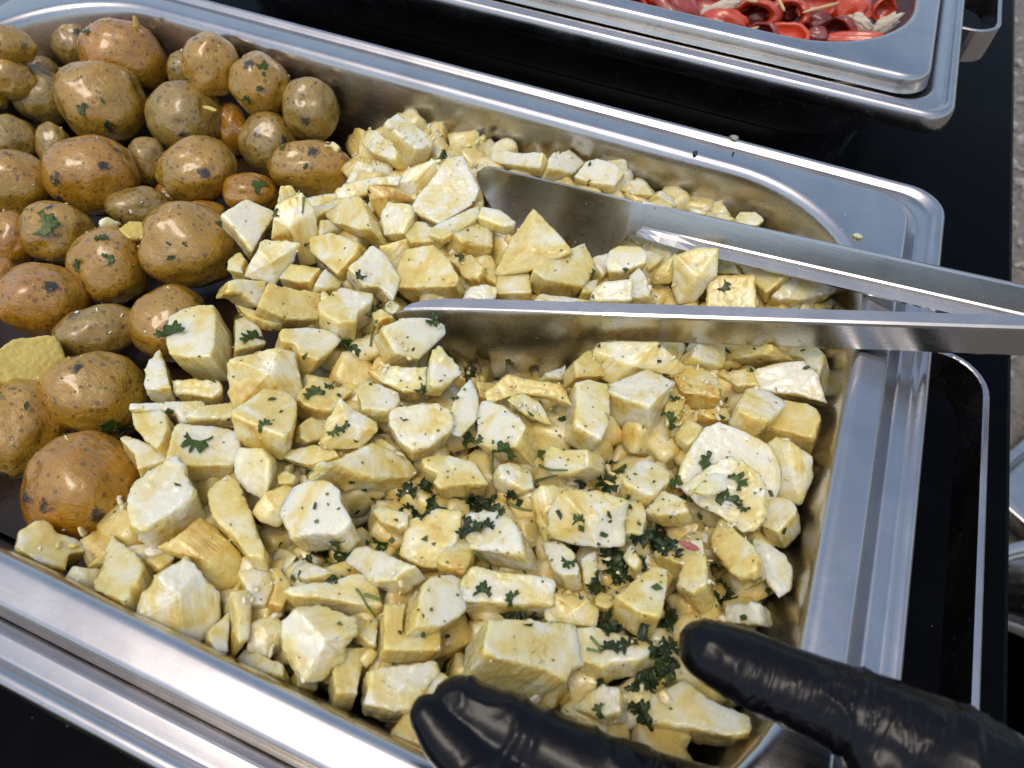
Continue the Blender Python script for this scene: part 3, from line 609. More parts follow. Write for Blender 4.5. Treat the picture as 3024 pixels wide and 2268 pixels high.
1886 -646 -97 1908 -592 -82 1957 -649 -60 1951 -685 -65 1929 -681 -76|23 -2 -43|0.30|p|small cream cassava chunk just behind the yellow chunk by the thumb
1903 -825 -4 1938 -762 -19 2002 -649 -45 2051 -652 -36 2065 -723 -12 2073 -821 21 2066 -845 27 1998 -853 19|18 -44 -142|0.68|p|large smooth yellow cassava chunk beside the gloved thumb tip
1846 -787 -130 1938 -774 -115 1914 -839 -106 1857 -840 -117|9 -6 -47|0.68|p|small yellow cassava piece beside the yellow chunk by the thumb
1809 -948 -95 1881 -913 -87 2021 -900 -61 2087 -888 -50 2091 -923 -42 2042 -981 -40 1972 -1012 -48 1949 -1044 -47 1866 -1044 -64 1825 -994 -82|27 -21 -134|0.30|p|cassava piece with a dark parsley line between the log and the thumb
1899 -1166 -148 1963 -1067 -104 2019 -1067 -77 2042 -1140 -75 1966 -1171 -116|50 -6 -83|0.30|p|cream cassava chunk just in front of the piece behind the thumb
2114 -1022 -167 2207 -945 -135 2296 -981 -100 2409 -991 -56 2418 -1042 -51 2389 -1066 -61 2241 -1093 -116 2129 -1112 -157|41 -8 -157|0.30|p|large cream cassava strip beside the piece behind the thumb
2273 -637 -184 2368 -626 -81 2388 -699 -74 2286 -700 -181|72 29 -67|0.02|p|white cassava strip just in front of the smooth yellow wedge
1409 -1462 -112 1430 -1363 -126 1513 -1392 -137 1637 -1406 -130 1800 -1399 -168 1813 -1430 -172 1637 -1508 -140 1471 -1503 -143 1590 -1444 -104|-11 10 -104|0.68|c0,3,6|yellow cassava strip just in front of the square cream block
1434 -1376 -112 1428 -1317 -121 1480 -1229 -108 1515 -1240 -92 1540 -1339 -70 1478 -1378 -93|27 -9 -86|0.30|p|cream cassava chunk beside the square cream block
702 -168 45 754 -78 28 824 -5 -3 899 15 -47 918 -14 -64 896 -105 -66 872 -186 -65 786 -231 -19 716 -188 32|-82 8 -135|0.02|p|white cassava wedge leaning on the tip of the near tongs head
926 -166 6 945 -121 -1 988 -146 -14 1069 -175 -40 1068 -207 -39 1040 -286 -29 990 -320 -12 949 -236 0|-37 -3 -98|0.02|p|small white cassava pyramid in front of the near tongs tines
703 -320 -67 774 -268 -58 858 -240 -54 921 -210 -49 959 -277 -64 945 -325 -74 873 -349 -77 787 -345 -74|-22 17 -108|0.68|p|yellow cassava chunk beside the small white pyramid
723 -441 -40 712 -369 -55 781 -356 -66 875 -364 -75 897 -416 -66 890 -460 -55 792 -503 -34|-8 -13 -103|0.30|p|cream cassava chunk just behind the piece with the white fibre
916 -525 -4 904 -490 1 926 -453 0 997 -400 -7 1057 -374 -15 1119 -378 -26 1145 -446 -35 1101 -553 -37 1056 -604 -33 991 -580 -21|-19 11 -143|0.30|p|pointed pale cassava chunk with a ragged edge in the middle of the pan
1093 -378 -64 1086 -278 -57 1104 -188 -58 1170 -246 -82 1199 -340 -96 1175 -443 -93 1115 -452 -74|-7 11 -37|0.30|p|cream cassava strip beside the lump with the dark stalk
1177 -312 -100 1178 -253 -91 1207 -246 -76 1274 -262 -45 1342 -298 -16 1400 -348 6 1407 -394 4 1401 -441 -6 1297 -457 -60 1228 -441 -92 1213 -383 -92|84 28 -158|0.30|p|big mashed cassava lump with a dark stalk hanging down it
1175 -229 -70 1233 -119 -42 1338 -101 -48 1460 -76 -53 1530 -138 -79 1420 -139 -68 1306 -180 -68 1211 -266 -85|-6 20 -52|1.00|p|brownish skin sided cassava flake in front of the near tongs tines
1501 -54 -35 1542 -4 -46 1625 14 -60 1667 -90 -57 1690 -176 -52 1690 -266 -43 1568 -252 -26 1535 -125 -33|-38 -18 -151|0.30|p|folded pale yellow cassava piece left of the tall amber sided cube
1490 -375 -114 1506 -340 -76 1557 -353 -52 1652 -351 12 1677 -404 -12 1620 -433 -71 1547 -436 -122 1511 -417 -131|73 42 -92|0.30|p|cream cassava chunk just in front of the folded piece
1272 -232 -52 1317 -167 -61 1406 -173 -87 1484 -236 -115 1398 -251 -91 1352 -250 -77|-1 7 -29|0.68|p|small yellow cassava strip just in front of the brownish flake
1091 -602 -43 1115 -568 -52 1179 -531 -67 1280 -519 -82 1332 -555 -83 1355 -582 -81 1267 -640 -60 1211 -690 -44 1174 -673 -42 1172 -635 -48 1118 -631 -42|-5 -3 -120|0.68|p|yellow cassava chunk just in front of the ragged pointed chunk
1351 -493 -85 1403 -444 -104 1477 -448 -117 1515 -517 -111 1481 -547 -99 1383 -543 -81|-20 -20 -82|0.30|p|cream cassava chunk just in front of the lump with the dark stalk
1510 118 -146 1501 161 -83 1515 210 -75 1751 267 -19 1891 235 -84 1879 192 -116 1745 170 -123 1634 76 -158 1539 96 -165 1681 143 -73|-7 73 -95|0.30|c1,3,7|tan cassava piece lying under the near tongs arm
1459 71 -72 1486 170 -96 1525 198 -117 1576 119 -128 1594 94 -133 1492 -7 -75|-53 -15 -102|0.68|p|yellow cassava chunk beside the tan piece
1353 1 -129 1420 111 -164 1442 40 -172 1377 -8 -140|-31 -11 -60|0.30|p|small cream cassava strip beside the brownish flake
833 -544 -152 875 -539 -139 963 -568 -118 1011 -587 -106 961 -595 -121 858 -570 -148|27 4 -67|0.30|p|small cream cassava strip just behind the long pale slab
560 60 -113 585 100 -104 646 69 -106 641 17 -116 580 23 -120|5 11 -50|0.30|p|small cream cassava chunk just in front of the amber sided white block
534 -8 -104 588 18 -92 673 -15 -72 621 -40 -84 593 -85 -90|12 2 -53|0.68|p|small yellow cassava chunk beside the mashed lump
1119 -169 -103 1219 -73 -188 1190 -140 -158 1197 -195 -155 1157 -217 -123|-27 -7 -51|0.68|p|small yellow cassava strip just behind the lump with the dark stalk
-767 -823 -102 -767 -748 -112 -695 -620 -196 -625 -679 -254 -591 -857 -263 -649 -894 -204 -712 -963 -135|-106 18 -127|0.85|f|broken yellow potato half showing its flesh at the picture edge
-870 -6 -161 -876 76 -180 -798 155 -229 -755 53 -221 -797 -22 -186|-10 -6 -29|0.85|f|yellow potato skin scrap beside the biggest orange potato
-1007 13 -174 -993 57 -178 -944 88 -226 -954 38 -228 -993 -10 -195|-26 6 -37|0.02|p|small white cassava scrap lying among the potatoes""".split("\n")
LEAVES = """-5649 6739 -3081 0.33 0.08 0.94 748|-|mid-sized parsley leaf on the low brown potato
-5037 8656 -1741 -0.29 -0.08 0.95 558|s|mid-sized slim parsley leaf on the greenish potato
3604 10697 -944 -0.43 -0.43 0.79 584|-|mid-sized parsley leaf just behind the large crumbly block
1093 7032 -1713 0.88 -0.47 -0.10 439|sd|mid-sized dark wet slim parsley leaf just behind the cracked yellow chunk
1228 6958 -1371 0.89 -0.04 0.46 373|sd|small dark wet slim parsley leaf just behind the cracked yellow chunk
1672 6389 -678 -0.22 -0.39 0.90 271|sd|small dark wet slim parsley flake just behind the cracked yellow chunk
-957 3936 -4634 0.06 -0.58 0.81 635|-|mid-sized parsley leaf beside the many sided yellow chunk
4357 945 -307 0.34 -0.10 0.94 415|-|small parsley leaf beside the amber sided white block
7535 4556 -1185 -0.09 0.06 0.99 442|-|mid-sized parsley leaf beside the flaked yellow chunk
-1021 2624 -91 0.04 -0.40 0.92 439|s|mid-sized slim parsley leaf beside the yellow piece with the black stem
-2096 2746 -1674 0.99 -0.08 0.07 419|s|small slim parsley leaf beside the white cube by the orange potato
4799 773 -2178 0.71 -0.04 0.70 670|-|mid-sized parsley leaf beside the mashed lump
5517 1825 -2089 0.45 0.43 0.79 358|-|small parsley leaf just in front of the amber sided white block
6578 8044 -962 0.68 -0.28 0.68 297|-|small parsley flake beside the large crumbly block
3375 3560 62 -0.23 -0.23 0.94 231|-|small parsley flake beside the cracked yellow chunk
2685 3921 -1279 -0.02 -1.00 0.06 176|-|tiny parsley flake just in front of the cracked yellow chunk
413 2436 -1306 0.66 -0.17 0.73 196|-|tiny parsley flake just in front of the yellow piece with the black stem
2848 2226 -386 -0.02 -0.20 0.98 167|-|tiny parsley flake beside the many sided yellow chunk
2898 4152 -1839 0.15 -0.97 0.18 201|-|tiny parsley flake just behind the amber sided white block
4012 931 -718 -0.37 -0.81 0.45 143|-|tiny parsley flake just behind the mashed lump
3795 -391 -444 -0.09 0.02 1.00 139|-|tiny parsley flake beside the mashed lump
7229 6060 -893 0.32 0.06 0.95 153|-|tiny parsley flake just in front of the large crumbly block
-4399 2272 -1588 0.42 0.25 0.87 315|-|small parsley flake on the brown potato
-3392 8162 -2106 0.30 -0.43 0.85 346|-|small parsley flake on the long orange potato
11276 12197 -1152 -0.02 -0.31 0.95 213|-|tiny parsley flake just in front of the cube behind the far blade
9245 11951 -1733 0.26 -0.93 0.25 193|-|tiny parsley flake just in front of the long white piece at the far wall
14925 6628 -808 0.11 -0.47 0.87 231|-|small parsley flake just in front of the rounded cream chunk
12135 4844 -376 0.12 -0.17 0.98 144|-|tiny parsley flake beside the broad pale wedge
13004 4804 -1325 0.36 -0.90 0.25 167|-|tiny parsley flake just in front of the broad pale wedge
10919 13251 -944 -0.01 -0.21 0.98 287|-|small parsley flake beside the cube behind the far blade
13577 5844 -955 0.79 -0.03 0.61 472|s|mid-sized slim parsley leaf beside the broad pale wedge
19393 7372 -726 -0.14 -0.40 0.91 463|-|mid-sized parsley leaf just behind the flat yellow block
20484 4484 -1551 -0.57 -0.38 0.73 280|-|small parsley flake just behind the amber half round
21321 4264 -632 -0.51 -0.48 0.72 154|-|tiny parsley flake beside the white log
23308 5430 -1063 -0.26 -0.11 0.96 196|-|tiny parsley flake just behind the white log
21717 4195 -1023 0.27 -0.96 0.11 155|-|tiny parsley flake to the left of the white log
21489 3467 -1069 0.25 0.22 0.94 231|-|small parsley flake just behind the patched chunk
17818 2044 -658 0.16 -0.37 0.91 228|-|small parsley flake beside the tan piece
18235 1768 -1029 0.26 -0.66 0.70 228|-|small parsley flake beside the amber half round
22677 3064 -1241 -0.11 -0.34 0.93 190|-|tiny parsley flake just behind the patched chunk
20937 2389 -2143 0.66 -0.24 0.71 273|-|small parsley flake beside the patched chunk
17608 2538 -316 0.15 -0.36 0.92 190|-|tiny parsley flake beside the tan piece
23541 4253 -748 0.02 -0.07 1.00 285|-|small parsley flake just behind the white log
20789 4225 -2327 0.45 -0.79 0.41 265|-|small parsley flake to the right of the amber half round
18897 754 -1113 -0.13 0.14 0.98 418|s|small slim parsley leaf just in front of the amber half round
19046 -331 -1018 0.20 -0.06 0.98 578|-|mid-sized parsley leaf just in front of the tall amber sided cube
20894 810 -1233 0.10 -0.09 0.99 310|s|small slim parsley flake beside the patched chunk
-925 -5129 -74 0.00 0.18 0.98 767|-|mid-sized parsley leaf beside the big fibrous block
1473 -3382 -1104 0.18 0.13 0.97 656|-|mid-sized parsley leaf just behind the cream square block
308 -2789 -938 -0.41 -0.23 0.88 369|-|small parsley leaf beside the big fibrous block
4401 -3684 -556 0.20 -0.81 0.56 315|s|small slim parsley flake beside the cream square block
5336 48 -1182 0.95 -0.16 0.27 643|-|mid-sized parsley leaf to the right of the mashed lump
4949 -1666 -1655 0.68 -0.65 0.35 484|-|mid-sized parsley leaf just in front of the mashed lump
5398 -1878 -1866 -0.14 -0.35 0.93 558|-|mid-sized parsley leaf in front of the mashed lump
5457 -4893 -968 -0.07 0.15 0.99 549|-|mid-sized parsley leaf beside the diamond shaped chunk
5788 -4268 -1088 0.28 0.05 0.96 382|-|small parsley leaf just behind the piece with the white fibre
4675 -6207 -67 0.12 0.22 0.97 295|s|small slim parsley flake just behind the diamond shaped chunk
2804 -8784 -628 0.23 0.05 0.97 771|-|mid-sized parsley leaf beside the cube with the largest leaf
5210 -7382 250 0.11 0.16 0.98 379|-|small parsley leaf just in front of the diamond shaped chunk
7416 -6297 -467 0.02 -0.27 0.96 389|-|small parsley leaf beside the piece with the white fibre
7685 -6002 -379 -0.03 -0.53 0.85 357|-|small parsley leaf to the left of the piece with the white fibre
8190 -6185 -804 0.32 -0.75 0.58 294|-|small parsley flake just in front of the piece with the white fibre
5803 -6846 -1258 -0.43 -0.47 0.77 499|s|mid-sized slim parsley leaf just in front of the diamond shaped chunk
6713 -7511 -2047 -0.49 -0.20 0.85 367|-|small parsley leaf just behind the lumpy dotted chunk
8938 -7753 -804 0.42 -0.83 0.37 251|-|small parsley flake just in front of the long pale slab
1805 -2414 -1517 0.58 -0.78 0.22 160|-|tiny parsley flake just in front of the ribbed amber piece
4349 -1712 -609 -0.07 -0.90 0.43 233|-|small parsley flake just in front of the mashed lump
2665 -5865 -107 0.30 -0.57 0.76 179|-|tiny parsley flake beside the cream square block
1510 -5938 -1009 0.16 -0.27 0.95 260|-|small parsley flake beside the cream square block
902 -7879 -859 0.33 -0.49 0.81 250|-|small parsley flake beside the yellow piece by the potato
3137 -7261 -921 0.55 -0.66 0.51 178|-|tiny parsley flake just behind the cube with the largest leaf
5312 -6544 -53 0.10 0.20 0.97 191|-|tiny parsley flake beside the diamond shaped chunk
3712 -10574 -76 -0.10 0.16 0.98 291|-|small parsley flake beside the white block by the dark potato
9280 -7604 -1462 0.39 -0.80 0.46 241|-|small parsley flake in front of the long pale slab
9465 -7511 -2277 0.58 -0.61 0.54 212|-|tiny parsley flake just in front of the long pale slab
5686 -9819 -674 0.51 0.63 0.59 165|-|tiny parsley flake just behind the long yellow wedge
6357 -4453 -1208 -0.00 0.09 1.00 222|-|small parsley flake just behind the piece with the white fibre
7541 -3824 -570 -0.02 0.07 1.00 219|-|tiny parsley flake just behind the piece with the white fibre
8474 -121 -232 0.38 -0.05 0.92 539|-|mid-sized parsley leaf beside the wedge on the near tongs tip
9447 -3141 -713 0.03 -0.22 0.97 376|-|small parsley leaf just behind the ragged pointed chunk
10907 -3020 -618 -0.09 -0.12 0.99 338|-|small parsley flake just in front of the small white pyramid
9762 512 -4218 -0.01 0.30 0.95 521|d|mid-sized dark wet parsley leaf beside the small white pyramid
9781 951 -4256 -0.47 -0.42 0.78 335|d|small dark wet parsley flake beside the small white pyramid
9467 639 -4256 0.57 -0.80 -0.15 344|d|small dark wet parsley flake to the right of the small white pyramid
15243 1913 -788 -0.03 -0.13 0.99 289|-|small parsley flake to the left of the tan piece
11734 -3759 -2148 0.31 -0.38 0.87 694|s|mid-sized slim parsley leaf beside the lump with the dark stalk
12482 -4283 -811 -0.34 -0.07 0.94 493|s|mid-sized slim parsley leaf just in front of the lump with the dark stalk
13651 -4403 -550 0.33 -0.87 0.37 645|-|mid-sized parsley leaf just in front of the lump with the dark stalk
13388 -4378 -404 -0.24 -0.05 0.97 321|-|small parsley flake just in front of the lump with the dark stalk
14790 -3516 -1775 0.38 0.39 0.84 405|-|small parsley leaf beside the lump with the dark stalk
11310 -6498 -1832 0.02 0.42 0.91 720|d|mid-sized dark wet parsley leaf just behind the golden chunk
10761 -7011 -1461 0.01 -0.40 0.92 636|d|mid-sized dark wet parsley leaf beside the long pale slab
11941 -7103 -1520 0.52 -0.36 0.78 610|d|mid-sized dark wet parsley leaf behind the golden chunk
11410 -4680 -2080 0.55 0.31 0.77 307|-|small parsley flake just in front of the ragged pointed chunk
14404 -5545 -1527 0.01 -0.85 0.52 452|d|mid-sized dark wet parsley leaf just behind the white block with the stem
14755 -5708 -1784 -0.18 -0.27 0.95 347|d|small dark wet parsley flake just behind the white block with the stem
14400 -5585 -1400 -0.02 -0.83 0.56 370|d|small dark wet parsley leaf just behind the white block with the stem
12861 -5989 -2381 0.35 -0.63 0.69 398|-|small parsley leaf just behind the white block with the stem
17634 -2945 -1854 -0.17 0.31 0.94 670|-|mid-sized parsley leaf beside the flecked pale chunk
16613 -3903 -1967 0.13 -0.59 0.80 399|d|small dark wet parsley leaf just behind the peppered cube
16522 -4122 -1346 0.47 -0.88 -0.04 351|d|small dark wet parsley leaf behind the peppered cube
17116 -4961 -73 -0.61 -0.09 0.79 243|d|small dark wet parsley flake just behind the peppered cube
17510 -3634 -1853 -0.02 -0.49 0.87 595|d|mid-sized dark wet parsley leaf just behind the peppered cube
17439 -2286 -2914 0.62 -0.01 0.78 485|d|mid-sized dark wet parsley leaf beside the flecked pale chunk
17563 -3378 -1714 0.04 0.32 0.95 475|d|mid-sized dark wet parsley leaf to the left of the flecked pale chunk
15069 -4812 -1734 0.33 0.54 0.77 361|-|small parsley leaf behind the white block with the stem
13847 -2380 -862 0.17 -0.10 0.98 270|s|small slim parsley flake just in front of the brownish flake
9193 -2732 -624 -0.00 -0.18 0.98 221|-|small parsley flake beside the small white pyramid
8370 -1676 -373 0.37 -0.18 0.91 188|-|tiny parsley flake just in front of the wedge on the near tongs tip
16357 1684 -688 -0.16 -0.23 0.96 133|-|tiny parsley flake just behind the tan piece
10151 -2785 -178 0.13 0.06 0.99 126|-|tiny parsley flake just in front of the small white pyramid
9761 -4974 -119 0.11 -0.08 0.99 208|-|tiny parsley flake beside the ragged pointed chunk
10749 -3957 -185 0.10 -0.07 0.99 140|-|tiny parsley flake to the right of the ragged pointed chunk
14905 -1511 -1922 -0.07 0.38 0.92 339|-|small parsley flake beside the folded piece
18439 -4209 -855 0.07 -0.83 0.55 269|-|small parsley flake just in front of the flecked pale chunk
20837 -1722 -897 0.16 -0.22 0.96 618|-|mid-sized parsley leaf beside the white crescent slab
22015 -2385 -249 -0.36 -0.12 0.93 592|-|mid-sized parsley leaf just behind the translucent slice
21728 -3071 -447 0.59 -0.60 0.53 527|-|mid-sized parsley leaf beside the translucent slice
22390 -3353 -358 -0.22 0.05 0.97 366|-|small parsley leaf just in front of the translucent slice
19943 -2786 -1199 -0.50 -0.16 0.85 485|-|mid-sized parsley leaf to the right of the flecked pale chunk
20467 -2661 -2165 -0.11 -0.10 0.99 366|-|small parsley leaf beside the flecked pale chunk
20610 -3412 -924 -0.81 -0.22 0.54 220|-|small parsley flake beside the translucent slice
23326 -1805 -1179 0.03 -0.32 0.95 321|-|small parsley flake just in front of the squeezed pale block
23982 -3380 -785 0.53 -0.49 0.69 275|-|small parsley flake beside the smooth yellow wedge
18620 -4567 -972 0.08 -0.08 0.99 219|-|tiny parsley flake just in front of the flecked pale chunk
19807 -4800 -2182 0.66 0.09 0.74 834|d|mid-sized dark wet parsley leaf just behind the yellow chunk by the thumb
19414 -5509 -1013 0.09 -0.45 0.89 626|d|mid-sized dark wet parsley leaf behind the yellow chunk by the thumb
19891 -5055 -2151 0.76 -0.08 0.65 506|d|mid-sized dark wet parsley leaf beside the peppered cube
20243 -5543 -1002 -0.30 0.22 0.93 606|d|mid-sized dark wet parsley leaf beside the smooth yellow wedge
20689 -5797 -654 -0.26 0.31 0.92 397|d|small dark wet parsley leaf just behind the yellow chunk by the thumb
20202 -5628 -931 -0.07 0.22 0.97 545|d|mid-sized dark wet parsley leaf to the left of the smooth yellow wedge
22776 -2533 -8 -0.39 -0.29 0.87 164|-|tiny parsley flake beside the translucent slice
20110 -4472 -710 0.15 -0.87 0.46 131|-|tiny parsley flake in front of the flecked pale chunk
18446 -4213 -874 0.07 -0.83 0.55 236|-|small parsley flake in front of the flecked pale chunk
19683 -3918 -720 -0.36 -0.22 0.91 133|-|tiny parsley flake to the left of the translucent slice
19154 -3474 -571 0.18 0.24 0.95 202|-|tiny parsley flake beside the peppered cube
21265 -3213 -2271 -0.01 -0.62 0.79 281|-|small parsley flake to the left of the translucent slice
23002 -3933 -393 0.38 -0.81 0.44 193|-|tiny parsley flake beside the smooth yellow wedge
23472 -3421 -951 -0.33 -0.78 0.53 165|-|tiny parsley flake to the right of the smooth yellow wedge
20819 -3120 143 -0.02 -0.01 1.00 131|-|tiny parsley flake just in front of the white crescent slab
21197 -5057 -500 -0.27 0.04 0.96 160|-|tiny parsley flake to the left of the smooth yellow wedge
8512 -9345 -185 -0.18 -0.08 0.98 288|-|small parsley flake just behind the lumpy dotted chunk
8944 -9143 -15 -0.17 -0.17 0.97 159|-|tiny parsley flake beside the lumpy dotted chunk
9450 -9193 167 -0.29 -0.08 0.95 157|-|tiny parsley flake to the right of the lumpy dotted chunk
9448 -7516 -2238 0.57 -0.60 0.56 176|-|tiny parsley flake in front of the long pale slab
12780 -8735 -738 -0.04 -0.22 0.97 191|-|tiny parsley flake just in front of the golden chunk
13548 -9855 -299 0.02 0.39 0.92 122|-|tiny parsley flake just behind the thin flecked slab
13486 -10460 -60 0.16 0.21 0.96 179|-|tiny parsley flake beside the thin flecked slab
13731 -11310 109 0.17 0.16 0.97 145|-|tiny parsley flake to the left of the thin flecked slab
13128 -11901 -637 0.22 0.17 0.96 177|-|tiny parsley flake just behind the square cream block
13504 -11201 118 -0.07 -0.04 1.00 116|-|tiny parsley flake just in front of the bright white chunk
13836 -11685 -845 0.03 0.12 0.99 208|-|tiny parsley flake just in front of the thin flecked slab
15073 -8331 -1438 0.25 -0.87 0.42 161|-|tiny parsley flake just behind the flat leafy slab
9015 -8107 -2654 0.63 -0.60 0.50 297|-|small parsley flake beside the lumpy dotted chunk
10087 -6921 -3075 -0.18 -0.25 0.95 204|-|tiny parsley flake just behind the golden chunk
7322 -10535 -1988 0.72 0.01 0.69 250|-|small parsley flake just in front of the lumpy dotted chunk
9709 -10040 -666 0.13 -0.93 0.36 474|-|mid-sized parsley leaf just in front of the lumpy dotted chunk
8776 -10111 -2841 0.09 0.72 0.69 576|-|mid-sized parsley leaf in front of the lumpy dotted chunk
8705 -10639 -1884 0.17 -0.29 0.94 369|-|small parsley leaf just in front of the lumpy dotted chunk
9784 -10008 -1928 -0.18 -0.47 0.86 525|d|mid-sized dark wet parsley leaf beside the bright white chunk
9450 -9975 -1927 -0.19 -0.21 0.96 382|d|small dark wet parsley leaf beside the bright white chunk
9697 -9982 -1877 -0.73 -0.02 0.68 349|d|small dark wet parsley flake beside the bright white chunk
8385 -10936 -1495 0.29 -0.05 0.95 272|s|small slim parsley flake just in front of the lumpy dotted chunk
10158 -11056 -955 0.33 -0.74 0.58 321|d|small dark wet parsley flake to the left of the bright white chunk
10138 -11108 -874 0.24 -0.89 0.40 261|d|small dark wet parsley flake just in front of the lumpy dotted chunk
10032 -11157 -1111 0.02 -0.59 0.80 250|d|small dark wet parsley flake just behind the near rim block
8678 -11564 -1534 0.15 -0.14 0.98 238|-|small parsley flake just behind the near rim block
8860 -11376 -1327 -0.33 0.02 0.95 296|s|small slim parsley flake in front of the lumpy dotted chunk
10638 -9041 -2023 0.00 -0.86 0.51 503|-|mid-sized parsley leaf just behind the bright white chunk
11052 -8891 -1728 0.16 -0.17 0.97 280|-|small parsley flake just behind the bright white chunk
10133 -9188 -2183 0.64 0.04 0.77 253|-|small parsley flake behind the bright white chunk
12416 -8678 -777 -0.13 -0.10 0.99 330|-|small parsley flake beside the golden chunk
14276 -10985 -2605 -0.04 0.03 1.00 179|s|tiny slim parsley flake just in front of the thin flecked slab
13883 -7856 -438 -0.10 -0.08 0.99 596|d|mid-sized dark wet parsley leaf beside the white block with the stem
13531 -7797 -444 -0.40 -0.42 0.82 513|d|mid-sized dark wet parsley leaf to the left of the white block with the stem
14253 -7596 -214 -0.13 0.09 0.99 488|d|mid-sized dark wet parsley leaf behind the white block with the stem
13599 -7962 -581 -0.60 -0.40 0.69 329|-|small parsley flake beside the white block with the stem
11204 -8535 -600 -0.17 0.13 0.98 271|-|small parsley flake to the left of the golden chunk
11256 -7507 -2022 -0.03 -0.62 0.78 484|d|mid-sized dark wet parsley leaf just behind the bright white chunk
12003 -7920 -658 -0.39 -0.20 0.90 365|d|small dark wet parsley leaf just behind the golden chunk
10940 -7489 -1871 0.22 -0.60 0.77 433|d|mid-sized dark wet parsley leaf just in front of the long pale slab
13053 -6241 -2232 0.50 0.10 0.86 657|d|mid-sized dark wet parsley leaf to the right of the golden chunk
13473 -6401 -1997 -0.03 0.27 0.96 451|d|mid-sized dark wet parsley leaf beside the golden chunk
13195 -6258 -2316 0.91 -0.10 0.40 519|d|mid-sized dark wet parsley leaf just in front of the lump with the dark stalk
13624 -6022 -2070 -0.32 -0.06 0.94 589|d|mid-sized dark wet parsley leaf in front of the lump with the dark stalk
13934 -6287 -1902 0.23 -0.08 0.97 421|d|mid-sized dark wet parsley leaf just behind the flat leafy slab
14493 -6941 -164 -0.42 -0.06 0.91 431|d|mid-sized dark wet parsley leaf behind the flat leafy slab
16448 -6140 -352 -0.25 -0.36 0.90 332|-|small parsley flake beside the peppered cube
17160 -6155 -104 -0.18 -0.33 0.93 387|-|small parsley leaf beside the peppered cube
17349 -6365 -325 0.04 -0.52 0.85 298|-|small parsley flake just in front of the peppered cube
18045 -5609 -30 0.29 -0.32 0.90 298|-|small parsley flake to the right of the peppered cube
18128 -6245 -392 0.28 -0.32 0.91 297|-|small parsley flake just behind the yellow chunk by the thumb
18620 -4582 -974 0.13 0.06 0.99 250|-|small parsley flake behind the yellow chunk by the thumb
17290 -5823 -3323 0.03 -0.74 0.67 597|-|mid-sized parsley leaf just in front of the peppered cube
17361 -7520 -777 -0.29 -0.08 0.95 413|-|small parsley leaf just in front of the peppered cube
18808 -6710 -1853 0.24 0.18 0.95 800|d|mid-sized dark wet parsley leaf beside the yellow chunk by the thumb
18601 -6514 -1779 0.28 0.09 0.95 491|d|mid-sized dark wet parsley leaf just in front of the peppered cube
18476 -7847 -799 0.61 -0.35 0.72 640|d|mid-sized dark wet parsley leaf to the left of the yellow chunk by the thumb
19097 -6842 -1951 0.24 -0.01 0.97 675|d|mid-sized dark wet parsley leaf in front of the peppered cube
19092 -6912 -1893 0.11 -0.11 0.99 440|d|mid-sized dark wet parsley leaf just behind the piece behind the thumb
19089 -6441 -1946 -0.19 0.58 0.79 466|d|mid-sized dark wet parsley leaf behind the piece behind the thumb
18500 -6186 -1869 0.00 0.33 0.94 437|d|mid-sized dark wet parsley leaf just in front of the flecked pale chunk
18365 -6387 -1785 0.18 0.13 0.97 325|d|small dark wet parsley flake just in front of the peppered cube
18471 -6371 -1778 -0.17 -0.01 0.98 370|d|small dark wet parsley leaf just in front of the peppered cube
19835 -6054 -2019 -0.22 -0.26 0.94 404|-|small parsley leaf just behind the yellow chunk by the thumb
19307 -6263 -752 -0.04 0.23 0.97 238|-|small parsley flake between the yellow chunk by the thumb and the peppered cube
15032 -9592 -630 0.11 -0.10 0.99 543|-|mid-sized parsley leaf beside the flat leafy slab
15983 -9475 -696 0.19 -0.10 0.98 370|-|small parsley leaf just in front of the flat leafy slab
16435 -9617 -1841 -0.37 0.26 0.89 471|d|mid-sized dark wet parsley leaf just in front of the flat leafy slab
16199 -9680 -1913 -0.74 0.05 0.67 397|d|small dark wet parsley leaf just in front of the flat leafy slab
16489 -9504 -1845 0.19 -0.84 0.50 369|d|small dark wet parsley leaf in front of the flat leafy slab
16729 -9255 -2441 0.44 -0.64 0.63 362|d|small dark wet parsley leaf just behind the long log
16659 -9457 -1739 0.52 0.44 0.73 323|d|small dark wet parsley flake just in front of the flat leafy slab
16861 -10257 98 0.31 -0.08 0.95 322|d|small dark wet parsley flake just behind the long log
18922 -7849 -3300 -0.38 0.27 0.89 440|-|mid-sized parsley leaf just behind the piece behind the thumb
19105 -8827 -1874 -0.09 0.04 0.99 645|d|mid-sized dark wet parsley leaf beside the long log
19275 -8743 -1809 0.48 0.10 0.87 580|d|mid-sized dark wet parsley leaf just in front of the yellow chunk by the thumb
19372 -9147 -748 -0.31 0.28 0.91 436|d|mid-sized dark wet parsley leaf in front of the yellow chunk by the thumb
19864 -8728 -1868 0.31 0.51 0.80 584|d|mid-sized dark wet parsley leaf to the right of the long log
19492 -9708 -563 -0.55 -0.17 0.82 437|d|mid-sized dark wet parsley leaf just in front of the piece behind the thumb
19992 -9388 -507 -0.50 -0.02 0.87 519|d|mid-sized dark wet parsley leaf beside the piece behind the thumb
20857 -9205 -498 0.19 0.17 0.97 545|d|mid-sized dark wet parsley leaf to the right of the piece behind the thumb
21215 -9055 -1728 0.47 -0.14 0.87 414|d|small dark wet parsley leaf beside the piece behind the thumb
20449 -9031 -553 -0.17 0.72 0.67 455|d|mid-sized dark wet parsley leaf between the piece behind the thumb and the long log
21239 -9250 -1934 -0.17 -0.45 0.88 629|d|mid-sized dark wet parsley leaf between the piece behind the thumb and the smooth yellow wedge
21591 -9117 -1693 0.12 -0.32 0.94 413|d|small dark wet parsley leaf to the right of the piece behind the thumb
